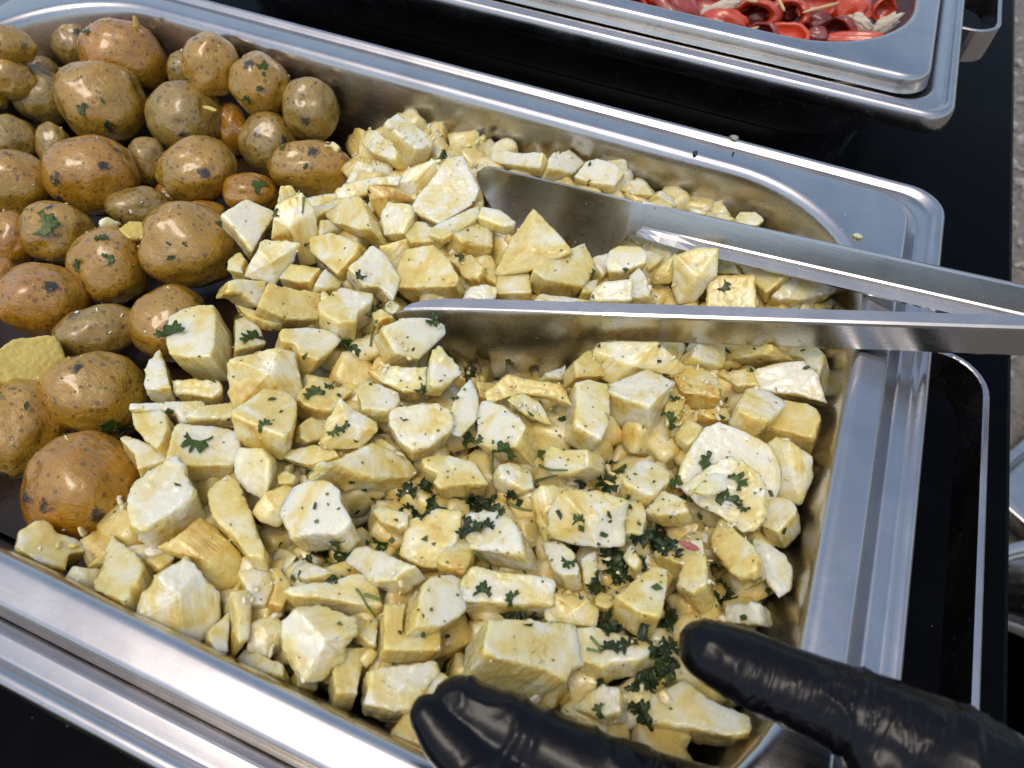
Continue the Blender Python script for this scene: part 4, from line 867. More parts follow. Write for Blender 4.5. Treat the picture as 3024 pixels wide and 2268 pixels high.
21366 -8620 -1466 -0.01 0.12 0.99 549|d|mid-sized dark wet parsley leaf just in front of the smooth yellow wedge
21236 -7578 -2095 -0.44 0.31 0.84 716|d|mid-sized dark wet parsley leaf in front of the smooth yellow wedge
21164 -6497 -3711 0.66 -0.53 0.53 527|d|mid-sized dark wet parsley leaf to the right of the yellow chunk by the thumb
21120 -7992 -1613 0.43 0.31 0.85 500|d|mid-sized dark wet parsley leaf between the yellow chunk by the thumb and the long log
20348 -7414 -114 -0.20 0.16 0.97 338|-|small parsley flake beside the yellow chunk by the thumb
22816 -5841 -3014 0.07 0.48 0.88 630|d|mid-sized dark wet parsley leaf just in front of the translucent slice
22820 -5877 -2915 0.23 0.52 0.82 489|d|mid-sized dark wet parsley leaf in front of the translucent slice
23007 -5868 -2325 -0.31 0.50 0.81 405|d|small dark wet parsley leaf just in front of the smooth yellow wedge
22939 -5272 -2932 -0.66 -0.69 0.30 540|-|mid-sized parsley leaf just in front of the smooth yellow wedge
22253 -4632 -2845 0.35 -0.83 0.44 516|s|mid-sized slim parsley leaf just in front of the smooth yellow wedge
20717 -10078 -1654 0.09 0.27 0.96 614|d|mid-sized dark wet parsley leaf in front of the piece behind the thumb
20630 -9349 -4317 -0.20 -0.19 0.96 424|d|mid-sized dark wet parsley leaf between the piece behind the thumb and the flat leafy slab
20794 -9480 -3302 0.02 -0.55 0.84 511|d|mid-sized dark wet parsley leaf between the long log and the piece behind the thumb
20959 -9750 -1917 -0.39 0.51 0.76 623|d|mid-sized dark wet parsley leaf between the long log and the yellow chunk by the thumb
21142 -9984 -1735 0.33 0.05 0.94 481|d|mid-sized dark wet parsley leaf between the long log and the smooth yellow wedge
20951 -9870 -1745 -0.16 0.30 0.94 500|d|mid-sized dark wet parsley leaf a little in front of the smooth yellow wedge
21482 -9354 -1945 -0.13 -0.46 0.88 569|-|mid-sized parsley leaf beside the piece behind the thumb
20255 -9602 -4619 -0.40 -0.14 0.91 469|d|mid-sized dark wet parsley leaf between the long log and the flat leafy slab
20243 -10261 -1946 -0.44 0.72 0.53 320|d|small dark wet parsley flake just in front of the piece behind the thumb
19683 -10573 -1274 -0.02 -0.82 0.57 407|d|small dark wet parsley leaf just in front of the piece behind the thumb
18168 -5768 -211 0.34 -0.18 0.92 160|-|tiny parsley flake to the right of the peppered cube
18425 -4220 -908 -0.12 -0.83 0.54 270|-|small parsley flake just in front of the folded piece
20112 -4473 -738 0.15 -0.87 0.46 148|-|tiny parsley flake between the flecked pale chunk and the translucent slice
19164 -5108 -909 0.01 0.11 0.99 197|-|tiny parsley flake just behind the yellow chunk by the thumb
18050 -6553 -545 0.29 -0.33 0.90 175|-|tiny parsley flake just in front of the peppered cube
14194 -7339 -301 -0.10 -0.11 0.99 160|-|tiny parsley flake just behind the white block with the stem
15946 -8015 -1905 -0.11 -0.18 0.98 197|-|tiny parsley flake behind the flat leafy slab
17190 -8120 -2011 0.44 -0.03 0.90 260|-|small parsley flake beside the flat leafy slab
18107 -8446 -911 -0.16 -0.19 0.97 309|-|small parsley flake just behind the piece behind the thumb
19806 -11478 -1058 -0.15 -0.07 0.99 364|-|small parsley leaf just in front of the piece behind the thumb
21067 -10845 -1578 0.15 -0.64 0.75 559|d|mid-sized dark wet parsley leaf to the right of the flat leafy slab
21296 -10981 -1860 0.56 -0.55 0.62 431|d|mid-sized dark wet parsley leaf a little to the right of the flat leafy slab
21081 -10952 -1652 -0.19 -0.69 0.70 448|d|mid-sized dark wet parsley leaf, edge up, to the right of the flat leafy slab
21497 -9221 -1840 -0.06 -0.44 0.90 649|d|mid-sized dark wet parsley leaf, edge up, in front of the smooth yellow wedge
21356 -8867 -1553 -0.06 0.04 1.00 416|d|small dark wet parsley leaf just in front of the yellow chunk by the thumb
21326 -9301 -1874 0.10 -0.57 0.82 427|d|mid-sized dark wet parsley leaf a little in front of the peppered cube
23411 -6825 -1161 -0.63 -0.16 0.76 263|-|small parsley flake just in front of the smooth yellow wedge
24246 -5074 -2148 0.22 -0.31 0.92 351|-|small parsley leaf just in front of the smooth yellow wedge
-12324 -1020 -1867 0.24 -0.28 0.93 1012|-|large parsley leaf on the round potato
-17207 7020 -1841 0.19 -0.54 0.82 583|-|mid-sized parsley leaf on the large glossy potato
-8806 -981 -1510 0.05 0.10 0.99 437|-|mid-sized parsley leaf on the wrinkled glossy potato
-4379 2194 -1569 0.42 0.22 0.88 392|s|small slim parsley leaf on the brown potato
-7990 -1663 -1965 0.38 -0.32 0.87 435|-|mid-sized parsley leaf on the wrinkled glossy potato, upper side
-9318 -2432 -2239 -0.05 -0.51 0.86 436|-|mid-sized parsley leaf on the wrinkled glossy potato, lower side
-8539 12719 -89 0.38 -0.16 0.91 483|-|mid-sized parsley leaf on the round potato
-8347 12374 -392 0.40 -0.22 0.89 311|-|small parsley flake on the round potato
-8299 11674 -882 0.52 -0.45 0.73 346|-|small parsley flake on the round potato, upper side
-9002 11221 -1471 0.14 -0.81 0.57 419|-|small parsley leaf on the round potato
-16544 7943 -1696 0.57 -0.27 0.78 349|-|small parsley flake on the large glossy potato
-16271 7404 -2766 0.60 -0.61 0.52 424|-|mid-sized parsley leaf on the large glossy potato, upper side
-5372 -182 -1231 0.23 -0.46 0.86 288|-|small parsley flake on the potato
-4722 118 -1238 0.28 -0.42 0.86 288|-|small parsley flake on the potato, upper side
-5106 -591 -1658 0.31 -0.53 0.79 346|-|small parsley flake on the potato, lower side
-5515 13134 -628 0.41 -0.04 0.91 276|-|small parsley flake on the speckled greenish potato
-20082 11566 -280 -0.07 -0.08 0.99 434|-|mid-sized parsley leaf on the tan new potato
-2603 -8649 -3059 0.63 -0.54 0.55 672|-|mid-sized parsley leaf on the large yellow potato
-2363 -8322 -3526 0.82 -0.51 0.26 586|-|mid-sized parsley leaf on the large yellow potato, upper side
-3212 -1788 -2617 0.46 0.40 0.79 344|-|small parsley flake on the yellow potato
-5134 -9664 -1675 0.37 0.07 0.93 345|-|small parsley flake on the large amber potato""".split("\n")
STEMS = """-164 3842 285 75 3191 -79|thin green parsley stalk just behind the yellow piece with the black stem
5966 -592 -866 5805 -960 -1672 5946 -1345 -1796|thin green parsley stalk beside the wedge on the near tongs tip
13086 -4330 -381 13179 -4579 -1768 13516 -5362 -1519|thin green parsley stalk just in front of the lump with the dark stalk
14916 -3975 -1572 15418 -4301 -1020 16061 -4275 -578|thin green parsley stalk just behind the peppered cube
14922 -4320 -2251 15172 -4232 -2029 15739 -4423 -975|thin green parsley stalk to the left of the peppered cube
8988 -10277 -2628 10237 -10845 -1490 11229 -11221 -751 11648 -11502 -822 11977 -11638 -1350|thin green parsley stalk just in front of the bright white chunk
11411 -11222 -785 12004 -11156 -908|thin green parsley stalk in front of the bright white chunk
10716 -9163 -2003 11464 -9138 -2336|thin green parsley stalk just behind the bright white chunk
14232 -8588 -335 14808 -8440 -1372|thin green parsley stalk just in front of the white block with the stem
14291 -5791 -1863 14877 -5872 -1795 15305 -5791 -1727|thin green parsley stalk just behind the white block with the stem
18833 -9613 -641 19315 -9883 -513|thin green parsley stalk beside the piece behind the thumb
18845 -10023 -611 19304 -9974 -499|thin green parsley stalk to the left of the piece behind the thumb""".split("\n")
CRUMB_SPOTS = [(0.0106, 0.1081, 0, 30), (-0.0039, 0.0981, 0, 20), (0.0461, 0.1020, 0, 30), (0.0947, 0.1362, 0, 15), (0.2040, 0.0200, 0, 20), (0.1982, 0.0064, 0, 25), (0.1973, 0.0105, 0, 20), (0.2046, -0.0548, 0, 25), (0.1304, -0.0218, 0, 15), (0.0782, -0.0248, 0, 20), (0.1699, 0.0629, 0, 30), (0.2151, -0.0427, 0, 20), (0.1194, -0.1094, 0, 12), (0.0789, -0.1253, 0, 12), (0.0247, -0.0271, 0, 10), (0.2331, 0.0060, 0, 10)]
SCRAPS = [('pink_scrap', 0.2091, -0.0569, 0.001, 0.0032, 0.0013, 0.001, 'p', 'pink scrap lying on the cassava in front of the translucent slice', 'scrap', 1),
          ('dark_scrap', 0.1587, 0.1502, 0.0008, 0.0012, 0.0022, 0.0007, 'd', 'black burnt scrap on the far rim of the cassava pan', 'scrap', 2),
          ('rim_crumb', 0.1739, 0.1787, -0.0045, 0.0022, 0.0019, 0.0014, 's', 'tan crumb on the outer far rim of the chafing dish', 'crumb', 3),
          ('dark_scrap', 0.1766, 0.159, 0.0004, 0.0006, 0.0007, 0.0004, 'd', 'tiny black speck on the far pan rim below the tan crumb', 'scrap', 4),
          ('rim_crumb', 0.2432, 0.1221, 0.0008, 0.0022, 0.0014, 0.001, 'w', 'pale crumb stuck on the rounded pan corner behind the far tongs arm', 'crumb', 5),
          ('yellow_crumb', -0.1813, 0.136, -0.0038, 0.0013, 0.0018, 0.0052, 'y', 'yellow crumb standing on the big brown-topped potato', 'crumb', 6),
          ('yellow_crumb', -0.1796, 0.0857, -0.0089, 0.0045, 0.0026, 0.0016, 'y', 'yellow flesh crumb on the large glossy potato', 'crumb', 7),
          ('yellow_crumb', -0.1105, 0.1022, -0.0201, 0.0048, 0.0014, 0.001, 'y', 'torn yellow skin shred on the greenish tan potato', 'crumb', 8)]
PEPPERS = """816 3022 -120 105 70 976 122 -181 104 469 877|s|0|red pepper strip curled near the pale bits
1081 3083 -120 191 110 935 -28 -353 325 465 823|b|0.6|dark red pepper roll lying diagonally
1404 3066 -120 154 86 996 94 4 -45 446 894|c|0.1|pinkish pepper with cheese oozing over its end
1571 3251 -120 185 107 992 96 86 -119 428 896|t|0.15|open pepper ring with a dark filling
1778 3359 -120 145 110 999 27 31 -40 428 903|t|0.2|second open pepper ring beside a toothpick
1586 3289 -160 99 64 979 128 160 -200 422 884|b|1|dark meaty filling inside the open pepper ring
1759 3457 -160 71 71 980 97 172 -197 417 887|b|0.9|dark filling inside the second pepper ring
1911 3564 -120 195 101 981 69 182 -194 409 892|h|0.1|glossy red pepper dome pierced by a long toothpick
1677 3022 -120 129 79 958 156 242 -286 426 858|h|0.75|dark wrinkled pepper half at the near rim
1831 3085 -120 135 90 999 -13 -30 32 448 893|h|0.0|pinkish orange pepper half at the near rim
1990 3199 -160 89 73 978 68 198 -207 442 873|b|0.9|small dark red pepper piece at the near rim
1971 3406 -160 93 76 979 66 191 -201 427 882|b|0.9|dark pepper piece behind the small one at the rim
2163 3530 -120 111 140 979 32 203 -198 419 886|c|0.0|bright orange red pepper with cheese smeared down it
2343 3692 -120 88 82 977 3 214 -196 414 889|h|0.1|red pepper piece against the end wall of the pan
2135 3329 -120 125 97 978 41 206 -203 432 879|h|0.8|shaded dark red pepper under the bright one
2214 3201 -120 207 58 976 31 217 -208 443 872|b|0.05|orange pepper strip along the near rim corner
675 3087 -160 65 48 958 277 81 -194 408 892|b|0.8|dark red pepper bit at the picture edge
1247 3249 -120 141 82 975 181 129 -194 409 892|h|0.5|brownish pepper behind the cheese
851 3262 -120 167 108 966 241 97 -189 397 898|b|0.3|red pepper partly out of the picture
1145 3448 -120 181 109 975 189 121 -188 394 900|b|0.2|red pepper beyond the picture edge
1530 3632 -120 182 109 981 125 150 -188 394 900|b|0.3|red pepper beyond the open ring
2063 3910 -120 183 110 982 41 187 -187 393 900|b|0.2|red pepper beyond the bright one
1358 3095 -50 126 38 858 292 422 -505 335 795|w|0|white cheese filling between two peppers
2219 3306 -50 79 41 916 -224 -332 394 363 844|w|0|melted cheese running over the bright pepper
2358 3341 -50 103 40 708 234 666 -700 358 618|w|0|greenish white cheese scrap against the end wall
598 2852 -60 93 30 970 233 -67 -46 447 893|w|0|pale cheese bits at the far edge of the pan
1370 2876 -50 49 23 854 304 422 -512 347 786|w|0|cheese dripping from the pinkish pepper""".split("\n")
TOOTHPICKS = """1857 3126 20 2052 3430 -20|long toothpick stuck in the glossy red dome
1752 3134 0 1691 3183 40|toothpick standing between the rings and the dome
1576 3137 20 1499 3130 20|toothpick at the picture edge above the open ring
1558 2765 0 1632 2949 -40|short toothpick tip in front of the open ring""".split("\n")
HAND = [([(0.1598, -0.1335, 0.0169), (0.172, -0.1342, 0.0157), (0.1866, -0.1351, 0.015), (0.2088, -0.1354, 0.0151), (0.2409, -0.1314, 0.0156), (0.2723, -0.1272, 0.0163)], [0.0068, 0.00869, 0.00945, 0.01058, 0.01153, 0.01417]),
        ([(0.1539, -0.1404, 0.0197), (0.1603, -0.1431, 0.0174), (0.1711, -0.146, 0.0152), (0.194, -0.147, 0.0124), (0.2296, -0.1408, 0.0122), (0.2711, -0.135, 0.0081)], [0.00473, 0.0068, 0.00832, 0.00992, 0.01181, 0.01465]),
        ([(0.2191, -0.0966, 0.0262), (0.2266, -0.0969, 0.0265), (0.2392, -0.0972, 0.0267), (0.2592, -0.0977, 0.0283), (0.2823, -0.0995, 0.0283), (0.3045, -0.1067, 0.0274)], [0.00832, 0.00964, 0.01039, 0.01191, 0.01465, 0.0189]),
        ([(0.2721, -0.1252, 0.0165), (0.3094, -0.1207, 0.0171), (0.3442, -0.1264, 0.0163), (0.3754, -0.1326, 0.0104), (0.4269, -0.1406, -0.0018)], [0.01512, 0.02079, 0.02363, 0.02457, 0.02835]),
        ([(0.279, -0.1359, 0.0032), (0.3182, -0.1315, 0.0021), (0.3515, -0.1309, 0.0058)], [0.01606, 0.0189, 0.02079]),
        ([(0.2649, -0.1063, 0.0282), (0.2846, -0.1107, 0.0228), (0.313, -0.1112, 0.0201)], [0.00945, 0.01512, 0.0189]),
        ([(0.213, -0.1748, -0.0126), (0.2179, -0.1596, -0.0017), (0.2414, -0.1486, 0.002), (0.2821, -0.143, -0.0022)], [0.00803, 0.00992, 0.01115, 0.01417]),
        ([(0.2387, -0.1807, -0.0251), (0.2427, -0.1667, -0.0147), (0.2609, -0.1555, -0.0097), (0.2915, -0.1497, -0.0088)], [0.00709, 0.00898, 0.00992, 0.01323])]
TUBS = [((0.985, 0.76, GZ), R(57), 1.0, "steel pan with a rolled rim lying on the ground beside the table"), ((1.0, 0.55, GZ + 0.067), R(57), 0.9, "upper steel pan of the pair on the ground beside the table")]
POT_LOC = (0.80, 0.25, GZ)

# ---------------------------------------------------------------- steel pans and chafing dishes
def rr_loop(hx, hy, r, z, n=14):
    r = max(0.0005, min(r, hx - 0.001, hy - 0.001))
    pts = []
    for k, (sx, sy) in enumerate(((1, 1), (-1, 1), (-1, -1), (1, -1))):
        cx, cy = sx * (hx - r), sy * (hy - r)
        for i in range(n + 1):
            a = math.pi / 2 * (k + i / n)
            pts.append((cx + r * math.cos(a), cy + r * math.sin(a), z))
    return pts

def sweep(name, prof, hx, hy, mat, parent, cap_first=True, cap_last=False):
    verts, faces = [], []
    m = None
    for (o, z, r) in prof:
        lp = rr_loop(hx + o, hy + o, r, z)
        m = len(lp)
        verts += lp
    for k in range(len(prof) - 1):
        a, b = k * m, (k + 1) * m
        for i in range(m):
            j = (i + 1) % m
            faces.append((a + i, a + j, b + j, b + i))
    if cap_first: faces.append(tuple(reversed(range(m))))
    if cap_last: faces.append(tuple(range((len(prof) - 1) * m, len(prof) * m)))
    return mesh_obj(name, verts, faces, mat, parent)

HX, HY, OR = 0.2525, 0.150, 0.0735
PAN_PROFILE = [(-0.030, -0.0650, 0.045), (-0.018, -0.0648, 0.055), (-0.0135, -0.0630, 0.059), (-0.0110, -0.0590, 0.062), (-0.0095, -0.0530, OR - 0.0095),
               (-0.0060, -0.0250, OR - 0.006), (-0.0036, -0.0072, OR - 0.0036), (-0.0030, -0.0042, OR - 0.003), (-0.0021, -0.0020, OR - 0.0021), (-0.0008, -0.0006, OR - 0.0008),
               (0.0008, 0.0001, OR), (0.0022, 0.0002, OR + 0.001), (0.0034, 0.0000, OR + 0.001),
               (0.0102, -0.0002, 0.0150), (0.0114, -0.0005, 0.0158), (0.0124, -0.0014, 0.0166), (0.0130, -0.0028, 0.0172),
               (0.0136, -0.0060, 0.0178), (0.0140, -0.0090, 0.0182), (0.0146, -0.0100, 0.0188), (0.0147, -0.0104, 0.019)]
CH_RIM = [(-0.004, -0.098, 0.066), (0.004, -0.0400, 0.07), (0.0075, -0.0150, 0.07), (0.0085, -0.0120, 0.07), (0.0105, -0.0112, 0.05), (0.0148, -0.0112, 0.021), (0.0158, -0.0106, 0.0205),
          (0.0180, -0.0074, 0.0200), (0.0186, -0.0069, 0.0198), (0.0194, -0.0068, 0.0196), (0.0200, -0.0071, 0.0194), (0.0235, -0.0073, 0.0170),
          (0.0243, -0.0078, 0.0165), (0.0252, -0.0075, 0.0160), (0.0262, -0.0062, 0.016), (0.0274, -0.0052, 0.0165), (0.0288, -0.0050, 0.017), (0.0302, -0.0057, 0.0176),
          (0.0311, -0.0074, 0.018), (0.0315, -0.0100, 0.0182), (0.0316, -0.0165, 0.0182), (0.0310, -0.0172, 0.018), (0.0302, -0.0168, 0.0175), (0.0298, -0.0120, 0.017)]
CH_BODY = [(0.0290, -0.0130, 0.0170), (0.0140, -0.0140, 0.05), (0.0110, -0.0170, 0.062), (0.0095, -0.0300, 0.066), (0.0085, -0.0500, 0.066), (0.0070, -0.0535, 0.065), (0.0010, -0.0560, 0.062), (-0.0006, -0.0590, 0.061),
           (-0.0040, -0.0850, 0.058), (-0.0070, -0.0960, 0.055), (-0.0130, -0.1015, 0.05), (-0.0240, -0.1040, 0.045)]

def strap_handle(parent, side, half, zt, reach=0.029, hgt=0.022):
    # bent flat steel strap standing on edge
    x0 = HX + 0.0310
    path = []
    rr = 0.018
    path.append((x0 - 0.004, -half))
    path.append((x0 + reach - rr, -half))
    for i in range(1, 9):
        a = -math.pi / 2 + math.pi / 2 * i / 8
        path.append((x0 + reach - rr + rr * math.cos(a), -half + rr + rr * math.sin(a)))
    for i in range(0, 9):
        a = math.pi / 2 * i / 8
        path.append((x0 + reach - rr + rr * math.cos(a), half - rr + rr * math.sin(a)))
    path.append((x0 - 0.004, half))
    t = 0.0013
    verts, faces = [], []
    for i, (x, y) in enumerate(path):
        ax, ay = path[max(0, i - 1)]
        bx, by = path[min(len(path) - 1, i + 1)]
        dx, dy = bx - ax, by - ay
        L = math.hypot(dx, dy) or 1
        nx, ny = dy / L, -dx / L
        for (s, z) in ((-1, zt - 0.0004), (-0.55, zt), (0.55, zt), (1, zt - 0.0004), (1, zt - hgt), (-1, zt - hgt)):
            verts.append((side * (x + nx * t * s), y + ny * t * s, z))
    for i in range(len(path) - 1):
        for k in range(6):
            j = (k + 1) % 6
            faces.append((i * 6 + k, i * 6 + j, (i + 1) * 6 + j, (i + 1) * 6 + k))
    faces.append(tuple(range(6)))
    faces.append(tuple(reversed(range((len(path) - 1) * 6, len(path) * 6))))
    return mesh_obj("handle", verts, faces, STEEL_C, parent, smooth=False)

def chafer(loc, label, half, zt):
    e = empty("chafing_dish", (loc[0], loc[1], TZ))
    tag(e, label, "chafing dish", "chafing dishes on the black table")
    dz = -TZ + loc[2]
    for nm, prof, cap in (("rim", CH_RIM, True), ("water_pan", CH_BODY, False)):
        o = sweep(nm, prof, HX, HY, STEEL_C, e, cap, nm == "water_pan")
        o.location = (0, 0, dz)
    for s in (1, -1):
        h = strap_handle(e, s, half, zt)
        h.location = (0, 0, dz)
    return e

chafer((0, 0, 0), "steel chafing dish holding the pan of potatoes and cassava", 0.088, -0.020)
chafer((0, 0.428, 0), "steel chafing dish behind, holding the red pepper pan", 0.040, -0.020)
pan = sweep("food_pan", PAN_PROFILE, HX, HY, STEEL, None)
tag(pan, "deep steel food pan filled with potatoes and cassava", "pan", "steel food pans")
pan2 = sweep("food_pan", [(o, z + 0.0035, r) for o, z, r in PAN_PROFILE], HX, HY, STEEL, None)
pan2.location = (0, 0.428, 0)
tag(pan2, "steel food pan of red stuffed peppers behind the cassava pan", "pan", "steel food pans")

# dark sheet over the bright pan floor: oily juice plus painted shade
jl = rr_loop(HX - 0.0122, HY - 0.0122, 0.06, -0.0580)
jc = mesh_obj("juice_and_shade", jl, [tuple(range(len(jl)))], JUICE_SHADE, None, False)
tag(jc, "dark brown sheet of oily juice and painted shade on the pan floor between the potatoes", "juice", None, "stuff")

# ---------------------------------------------------------------- potatoes
def icosphere(sub):
    bm = bmesh.new()
    bmesh.ops.create_icosphere(bm, subdivisions=sub, radius=1.0)
    bm.verts.ensure_lookup_table()
    vs_ = [v.co.copy() for v in bm.verts]
    fs_ = [tuple(v.index for v in f.verts) for f in bm.faces]
    bm.free()
    return vs_, fs_
ICO5 = icosphere(5)
ICO3 = icosphere(3)
ICO1 = icosphere(1)
FOOD = []          # objects herbs can lie on

def make_potato(i, c, ax, e1, e2, hue, label):
    rnd = random.Random(100 + i)
    off = Vector((rnd.uniform(-50, 50), rnd.uniform(-50, 50), rnd.uniform(-50, 50)))
    dents = [(Vector((rnd.gauss(0, 1), rnd.gauss(0, 1), rnd.gauss(0, 1))).normalized(), rnd.uniform(0.09, 0.24), rnd.uniform(0.025, 0.075)) for _ in range(11)]
    e3 = e1.cross(e2)
    vs_ = []
    for v in ICO5[0]:
        r = 1.0 + 0.14 * noise.noise(v * 0.9 + off) + 0.065 * noise.noise(v * 2.0 + off) + 0.016 * noise.noise(v * 6 + off)
        for dn, w, dp in dents:
            q = (v - dn).length / w
            if q < 2.5: r -= dp * math.exp(-q * q)
        p = v * r
        vs_.append(e1 * (p.x * ax[0]) + e2 * (p.y * ax[1]) + e3 * (p.z * ax[2]))
    o = mesh_obj("potato", vs_, ICO5[1], POTATO)
    o.location = c
    o["hue"] = hue
    tag(o, label, "potato", "new potatoes in the pan")
    FOOD.append(o)
    return o

for i, row in enumerate(POTATOES):
    nums, label = row.split("|")
    q = [float(x) for x in nums.split()]
    make_potato(i, Vector(q[0:3]) * 1e-4, [x * 1e-4 for x in q[3:6]], Vector(q[6:9]).normalized(), Vector(q[9:12]).normalized(), q[12], label)

# the rest of the potatoes, in the end of the pan that runs out of the picture
rnd = random.Random(21)
src_p = list(FOOD)
placed = []
for k in range(4000):
    if len(placed) >= 30: break
    x, y = rnd.uniform(-0.225, 0.0), rnd.uniform(-0.125, 0.12)
    if (x + 0.3076) + (y - 0.1437) * 1.0 > -0.034: continue          # keep to the side past the picture edge
    if math.hypot(min(0, x + 0.178) , max(0, abs(y) - 0.075)) > 0.052: continue
    if any(math.hypot(x - a, y - b) < 0.031 for a, b in placed): continue
    placed.append((x, y))
    o = src_p[rnd.randrange(len(src_p))].copy()
    s = 0.018 / max(0.012, max(o.dimensions) / 2) if max(o.dimensions) > 0 else 1.0
    o.scale = (s, s, s)
    o.location = (x, y, -0.041 + rnd.uniform(0, 0.006))
    o.rotation_euler = (rnd.uniform(0, 6.28), rnd.uniform(0, 6.28), rnd.uniform(0, 6.28))
    tag(o, "new potato in the end of the pan past the picture edge", "potato", "new potatoes past the picture edge")
    link(o)

# ---------------------------------------------------------------- cassava chunks
def grow(F, v, seed, kind, fine=0.0009, taper=0.9):
    rnd = random.Random(seed)
    bm = bmesh.new()
    lay = bm.faces.layers.float.new("cut")
    rim = bm.verts.layers.float.new("rim")
    Q = None
    g = v.normalized()
    if kind[0] == 'c':
        Q = F[-1]
        F = F[:-1]
    cen = sum(F, Vector()) / len(F)
    fr = [bm.verts.new(p) for p in F]
    bc = cen + v
    bk = [bm.verts.new(bc + (p - cen) * (taper * rnd.uniform(0.92, 1.06))) for p in F]
    n = len(F)
    if Q is not None:
        # a corner turned to the viewer: one cut face and two fibrous sides meet in one point
        sp = [int(x) for x in kind[1:].split(",")]
        top = bm.verts.new(Q)
        c = rnd.randrange(3)
        g = (F[sp[(c + 2) % 3]] - Q).normalized()
        for a in range(3):
            i, j = sp[a], sp[(a + 1) % 3]
            k = i
            while k != j:
                m = (k + 1) % n
                f = bm.faces.new((fr[k], fr[m], top))
                f[lay] = 1.0 if a == c else (0.35 if a == (c + 1) % 3 else 0.0)
                k = m
    elif kind[0] == 'r':
        top = bm.verts.new(cen - v * 0.30)
        for i in range(n):
            f = bm.faces.new((fr[i], fr[(i + 1) % n], top))
            f[lay] = 1.0 if i < n * 0.5 else 0.5
    else:
        f = bm.faces.new(fr)
        f[lay] = 1.0
    bm.faces.new(list(reversed(bk)))
    for i in range(n):
        j = (i + 1) % n
        bm.faces.new((fr[j], fr[i], bk[i], bk[j]))
    bmesh.ops.recalc_face_normals(bm, faces=bm.faces)
    bmesh.ops.triangulate(bm, faces=bm.faces)
    for _ in range(7):
        lo = [e for e in bm.edges if e.calc_length() > fine * 1.45]
        if not lo: break
        bmesh.ops.subdivide_edges(bm, edges=lo, cuts=1, use_grid_fill=True)
        bmesh.ops.triangulate(bm, faces=[f for f in bm.faces if len(f.verts) > 3])
    for e in bm.edges:
        if e.calc_face_angle(0.0) > 0.35:
            for x in e.verts: x[rim] = 1.0
    bm.verts.index_update()
    nb = [[e.other_vert(x).index for e in x.link_edges] for x in bm.verts]
    w = [x[rim] for x in bm.verts]
    crease = list(w)
    for _ in range(3):
        w = [max(a, 0.72 * max((w[k] for k in q), default=0.0)) for a, q in zip(w, nb)]
    for x, a in zip(bm.verts, w): x[rim] = a
    for _ in range(rnd.choice((4, 5, 6, 8))):
        bmesh.ops.smooth_vert(bm, verts=bm.verts, factor=0.45, use_axis_x=True, use_axis_y=True, use_axis_z=True)
    bm.normal_update()
    off = Vector((rnd.uniform(-90, 90), rnd.uniform(-90, 90), rnd.uniform(-90, 90)))
    rag = rnd.choice((0.3, 0.5, 0.8, 1.1, 1.6))
    for x, cr_ in zip(bm.verts, crease):
        p = x.co
        # gentle lumps, torn fibre ridges along the grain, chipped and crumbly edges
        a = noise.noise(p * 80 + off) * 0.0007 + noise.noise(p * 230 + off) * 0.00016
        al = p.dot(g)
        q = (p - g * al) * 620 + g * (al * 60)
        a += noise.noise(q + off) * 0.00024
        fl = noise.noise(p * 300 - off) + 0.6 * noise.noise(p * 60 + off)
        if fl > 0.45: a += (fl - 0.45) * 0.0012 * rag
        if cr_ > 0.5:
            chip = noise.noise(p * 170 + off * 2) + 0.7 * noise.noise(p * 520 + off)
            a += (chip * 0.0007 if chip < 0 else chip * 0.00045) * rag
        x.co = p + x.normal * a + Vector((noise.noise(p * 360 + off * 1.3), noise.noise(p * 360 - off), noise.noise(p * 360 + off * 0.7))) * (0.00018 + 0.00034 * cr_) * rag
    return bm, cen, g

def add_chunk(seed, F, v, tone, kind, name, label, cat, group, mat):
    bm, cen, g = grow(F, v, seed, kind)
    o = bm_obj(name, bm, mat, None, True, cen)
    # local Z runs along the grain so the fibre pattern follows it
    q = g.to_track_quat('Z', 'Y')
    o.data.transform(q.to_matrix().to_4x4().inverted())
    o.rotation_mode = 'QUATERNION'
    o.rotation_quaternion = q
    o["tone"] = tone
    tag(o, label, cat, group)
    FOOD.append(o)
    return o

for i, row in enumerate(CHUNKS):
    nums, vv, tone, kind, label = row.split("|")
    q = [float(x) for x in nums.split()]
    F = [Vector(q[k:k + 3]) * 1e-4 for k in range(0, len(q), 3)]
    v = Vector([float(x) for x in vv.split()]) * 1e-4
    if kind == 'f':
        add_chunk(500 + i, F, v, float(tone), kind, "potato_piece", label, "potato piece", "broken potato pieces", FLESH)
    else:
        add_chunk(500 + i, F, v, float(tone), kind, "cassava_chunk", label, "cassava", "boiled cassava chunks in the pan", CASSAVA)

# ---------------------------------------------------------------- buried cassava and crumbs (one uncountable mass)
def in_cassava(x, y):
    # potatoes fill the far left, cassava the rest
    return x > EDGE_X(y)
def EDGE_X(y):
    pts = ((-0.15, -0.012), (-0.10, 0.006), (-0.05, 0.022), (0.0, 0.014), (0.06, -0.014), (0.10, -0.032), (0.15, -0.04))
    for (y0, x0), (y1, x1) in zip(pts, pts[1:]):
        if y <= y1:
            t = min(1, max(0, (y - y0) / (y1 - y0)))
            return x0 + (x1 - x0) * t
    return pts[-1][1]

ICO2 = icosphere(2)
def LUMP(s):
    return ICO1 if s < 0.001 else (ICO2 if s < 0.0035 else ICO3)

